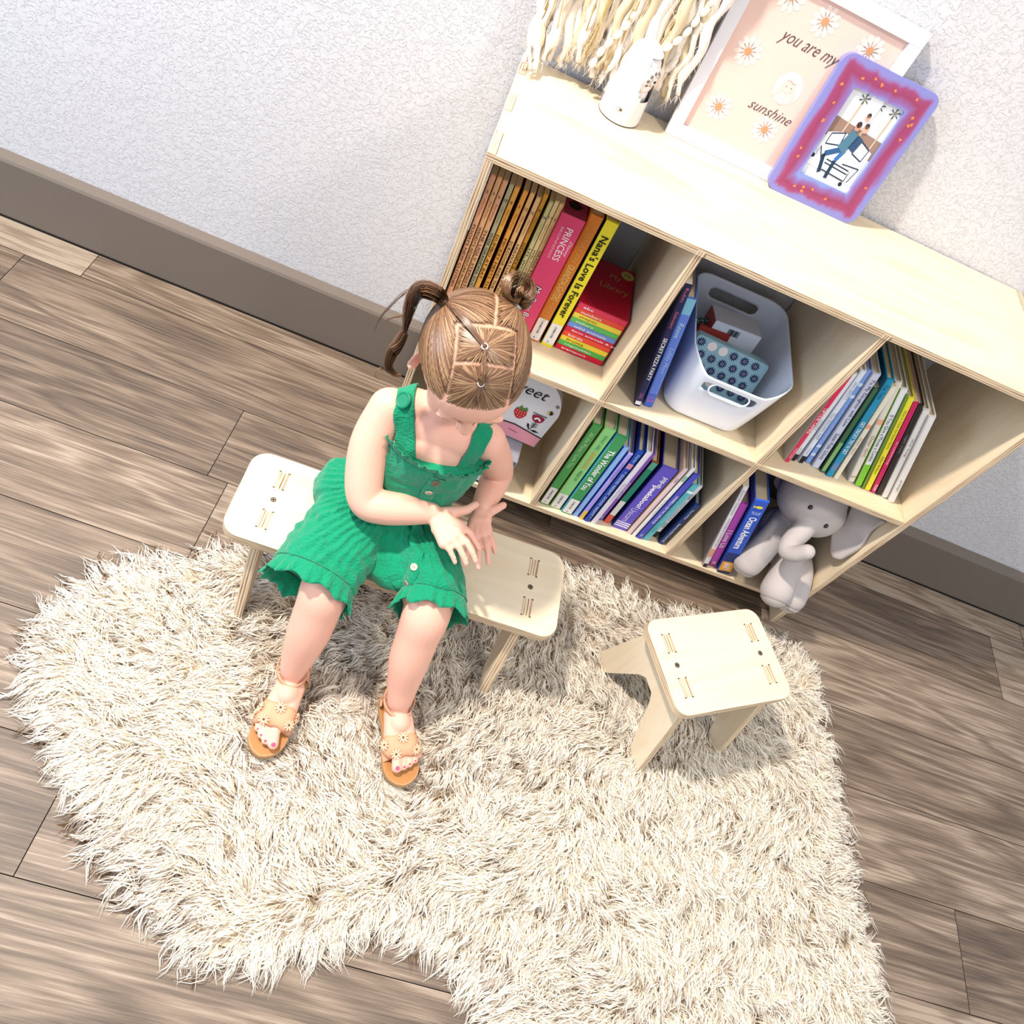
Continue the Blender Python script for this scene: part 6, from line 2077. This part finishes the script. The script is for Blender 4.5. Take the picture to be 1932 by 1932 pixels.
# ================================================================ plush elephant
def elephant():
    G = mat('#b6aeab', .85, bump=(420, .5, .0010), var=(18, .05), key='plush')
    O = V((.86, .06, ZB))
    bm = bmesh.new()
    E_ = lambda c, r, R=None: ellipsoid(bm, V(c) - O, r, R)
    K = lambda a, b, ra, rb: capsule(bm, V(a) - O, V(b) - O, ra, rb)
    # body slumped against the back, head tipped to its left
    E_((.858, .105, .160), (.060, .058, .064)); E_((.852, .085, .205), (.050, .048, .048))
    E_((.846, .092, .316), (.072, .064, .066)); E_((.866, .080, .298), (.062, .056, .056))
    # trunk curling up in front of the chest
    limb(bm, [V(p) - O for p in ((.848, .050, .305), (.836, .020, .284), (.824, -.001, .264), (.821, -.018, .258), (.829, -.031, .272), (.839, -.036, .296))], [.026, .0225, .0195, .0175, .0165, .0155])
    # arm on the viewer's left, reaching forward beside the blue book
    limb(bm, [V(p) - O for p in ((.835, .080, .240), (.818, .045, .222), (.806, .020, .190), (.800, .008, .158))], [.028, .028, .030, .0320])
    # long legs hanging out over the shelf edge
    limb(bm, [V(p) - O for p in ((.900, .080, .160), (.890, .036, .172), (.880, -.004, .160), (.876, -.028, .144))], [.031, .031, .033, .0345])
    limb(bm, [V(p) - O for p in ((.926, .066, .156), (.925, .028, .156), (.925, -.004, .140), (.924, -.018, .126))], [.029, .030, .031, .0325])
    # tail side
    E_((.905, .10, .13), (.045, .05, .035))
    b = from_bm('plush_elephant', bm, G)
    b.location = O
    remesh(b, .0030, 6, .6)
    for v in b.data.vertices:
        w_ = v.co + O
        if w_.z < ZB + .0015 and w_.y > -.002: v.co.z = ZB + .0015 - O.z
        if w_.z > ZM - T - .002: v.co.z = ZM - T - .002 - O.z
        if w_.x > SW - T - .002: v.co.x = SW - T - .002 - O.x
    tag(b, 'grey plush elephant slumped in the lower right cubby with its feet hanging over the edge', 'soft toy')
    # ears: broad folded flaps
    def ear(pts, thick, nm='ear'):
        bm = bmesh.new()
        R = []
        for row in pts:
            R.append([V(p) - O for p in spline(row, 5)])
        n = len(R[0])
        # interpolate rows
        rows = []
        cols = [spline([R[i][j] for i in range(len(R))], 5) for j in range(n)]
        V_ = [[bm.verts.new(cols[j][i]) for j in range(n)] for i in range(len(cols[0]))]
        for i in range(len(V_) - 1):
            for j in range(n - 1): bm.faces.new((V_[i][j], V_[i][j + 1], V_[i + 1][j + 1], V_[i + 1][j]))
        o = from_bm(nm, bm, G, b, smooth=True)
        s = o.modifiers.new('solid', 'SOLIDIFY'); s.thickness = thick; s.offset = 0
        s = o.modifiers.new('sub', 'SUBSURF'); s.levels = 1; s.render_levels = 1
    ear([[(.915, 0.087, 0.349), (.922, 0.074, 0.326), (.926, 0.064, 0.299), (.920, 0.060, 0.276)],
         [(.935, 0.072, 0.366), (.938, 0.052, 0.339), (.940, 0.042, 0.299), (.930, 0.034, 0.254)],
         [(.950, 0.052, 0.376), (.948, 0.038, 0.344), (.950, 0.022, 0.304), (.938, 0.018, 0.250)],
         [(.955, 0.028, 0.386), (.955, 0.030, 0.349), (.954, 0.012, 0.314), (.946, 0.008, 0.262)]], .011)
    ear([[(.815, 0.112, 0.344), (.808, 0.097, 0.319), (.805, 0.092, 0.294)],
         [(.800, 0.132, 0.352), (.792, 0.122, 0.314), (.795, 0.117, 0.276)],
         [(.785, 0.142, 0.344), (.780, 0.142, 0.310), (.785, 0.137, 0.276)]], .011)
    eb = BVHTree.FromPolygons([v.co[:] for v in b.data.vertices], [p.vertices[:] for p in b.data.polygons])
    for tgt in ((.815, .030, .344), (.874, .020, .318)):
        d = (V(tgt) - V((.850, .090, .310))).normalized()
        h = eb.ray_cast(V(tgt) - O + d * .05, -d)
        p = h[0] if h[0] is not None else V(tgt) - O
        bm = bmesh.new(); ellipsoid(bm, p, (.0046, .0046, .0052), None, 18, 12)
        from_bm('eye', bm, mat('#0d0b0b', .08, spec=.8), b, smooth=True)
    # soles in a paler grey for the light falling on them, stitched seams
    pale = mat('#c2bbb6', .85, bump=(420, .5, .0010), key='plush2')
    for (a, d_, r_) in (((.876, -.028, .144), (-.05, -.83, -.55), .0340), ((.924, -.018, .126), (-.02, -.78, -.62), .0320), ((.800, .008, .158), (-.10, -.50, -.86), .0315)):
        d_ = V(d_).normalized(); u, w_ = frame(d_); R = Matrix((u, w_, d_)).transposed()
        c = V(a) - O
        bm = bmesh.new()
        pts = []
        for i in range(7):
            ph = rad(52) * i / 6
            rr = (r_ + .0018)
            ring_ = [c + R @ V((rr * math.sin(ph) * math.cos(t), rr * math.sin(ph) * math.sin(t), rr * math.cos(ph))) for t in [2 * math.pi * k / 28 for k in range(28)]]
            pts.append(ring_)
        pts[0] = [c + d_ * (r_ + .0018) + (p - c - d_ * (r_ + .0018)) * .02 + R @ V((.0004 * math.cos(2 * math.pi * k / 28), .0004 * math.sin(2 * math.pi * k / 28), 0)) for k, p in enumerate(pts[0])]
        rings(bm, pts, True, False)
        s = from_bm('foot_sole', bm, pale, b, smooth=True)
        bm = bmesh.new(); tube(bm, pts[-1] + [pts[-1][0]], .0006, 5)
        from_bm('sole_seam', bm, mat('#8d8682', .9), s)
    n_ = V((-.10, -.97, -.12)).normalized()
    q = V((.924, -.018, .126)) - O + n_ * .0350
    a_ = V((1, -.08, -.12)).normalized()
    up_ = n_.cross(a_); up_ = up_ if up_.z > 0 else -up_
    textmesh('jellycat', .020, .0060, q - a_ * .010, a_, up_, mat('#2a2624', .7), b, name='embroidered_name', off=.01)
    # tuft-coloured trunk tip
elephant()
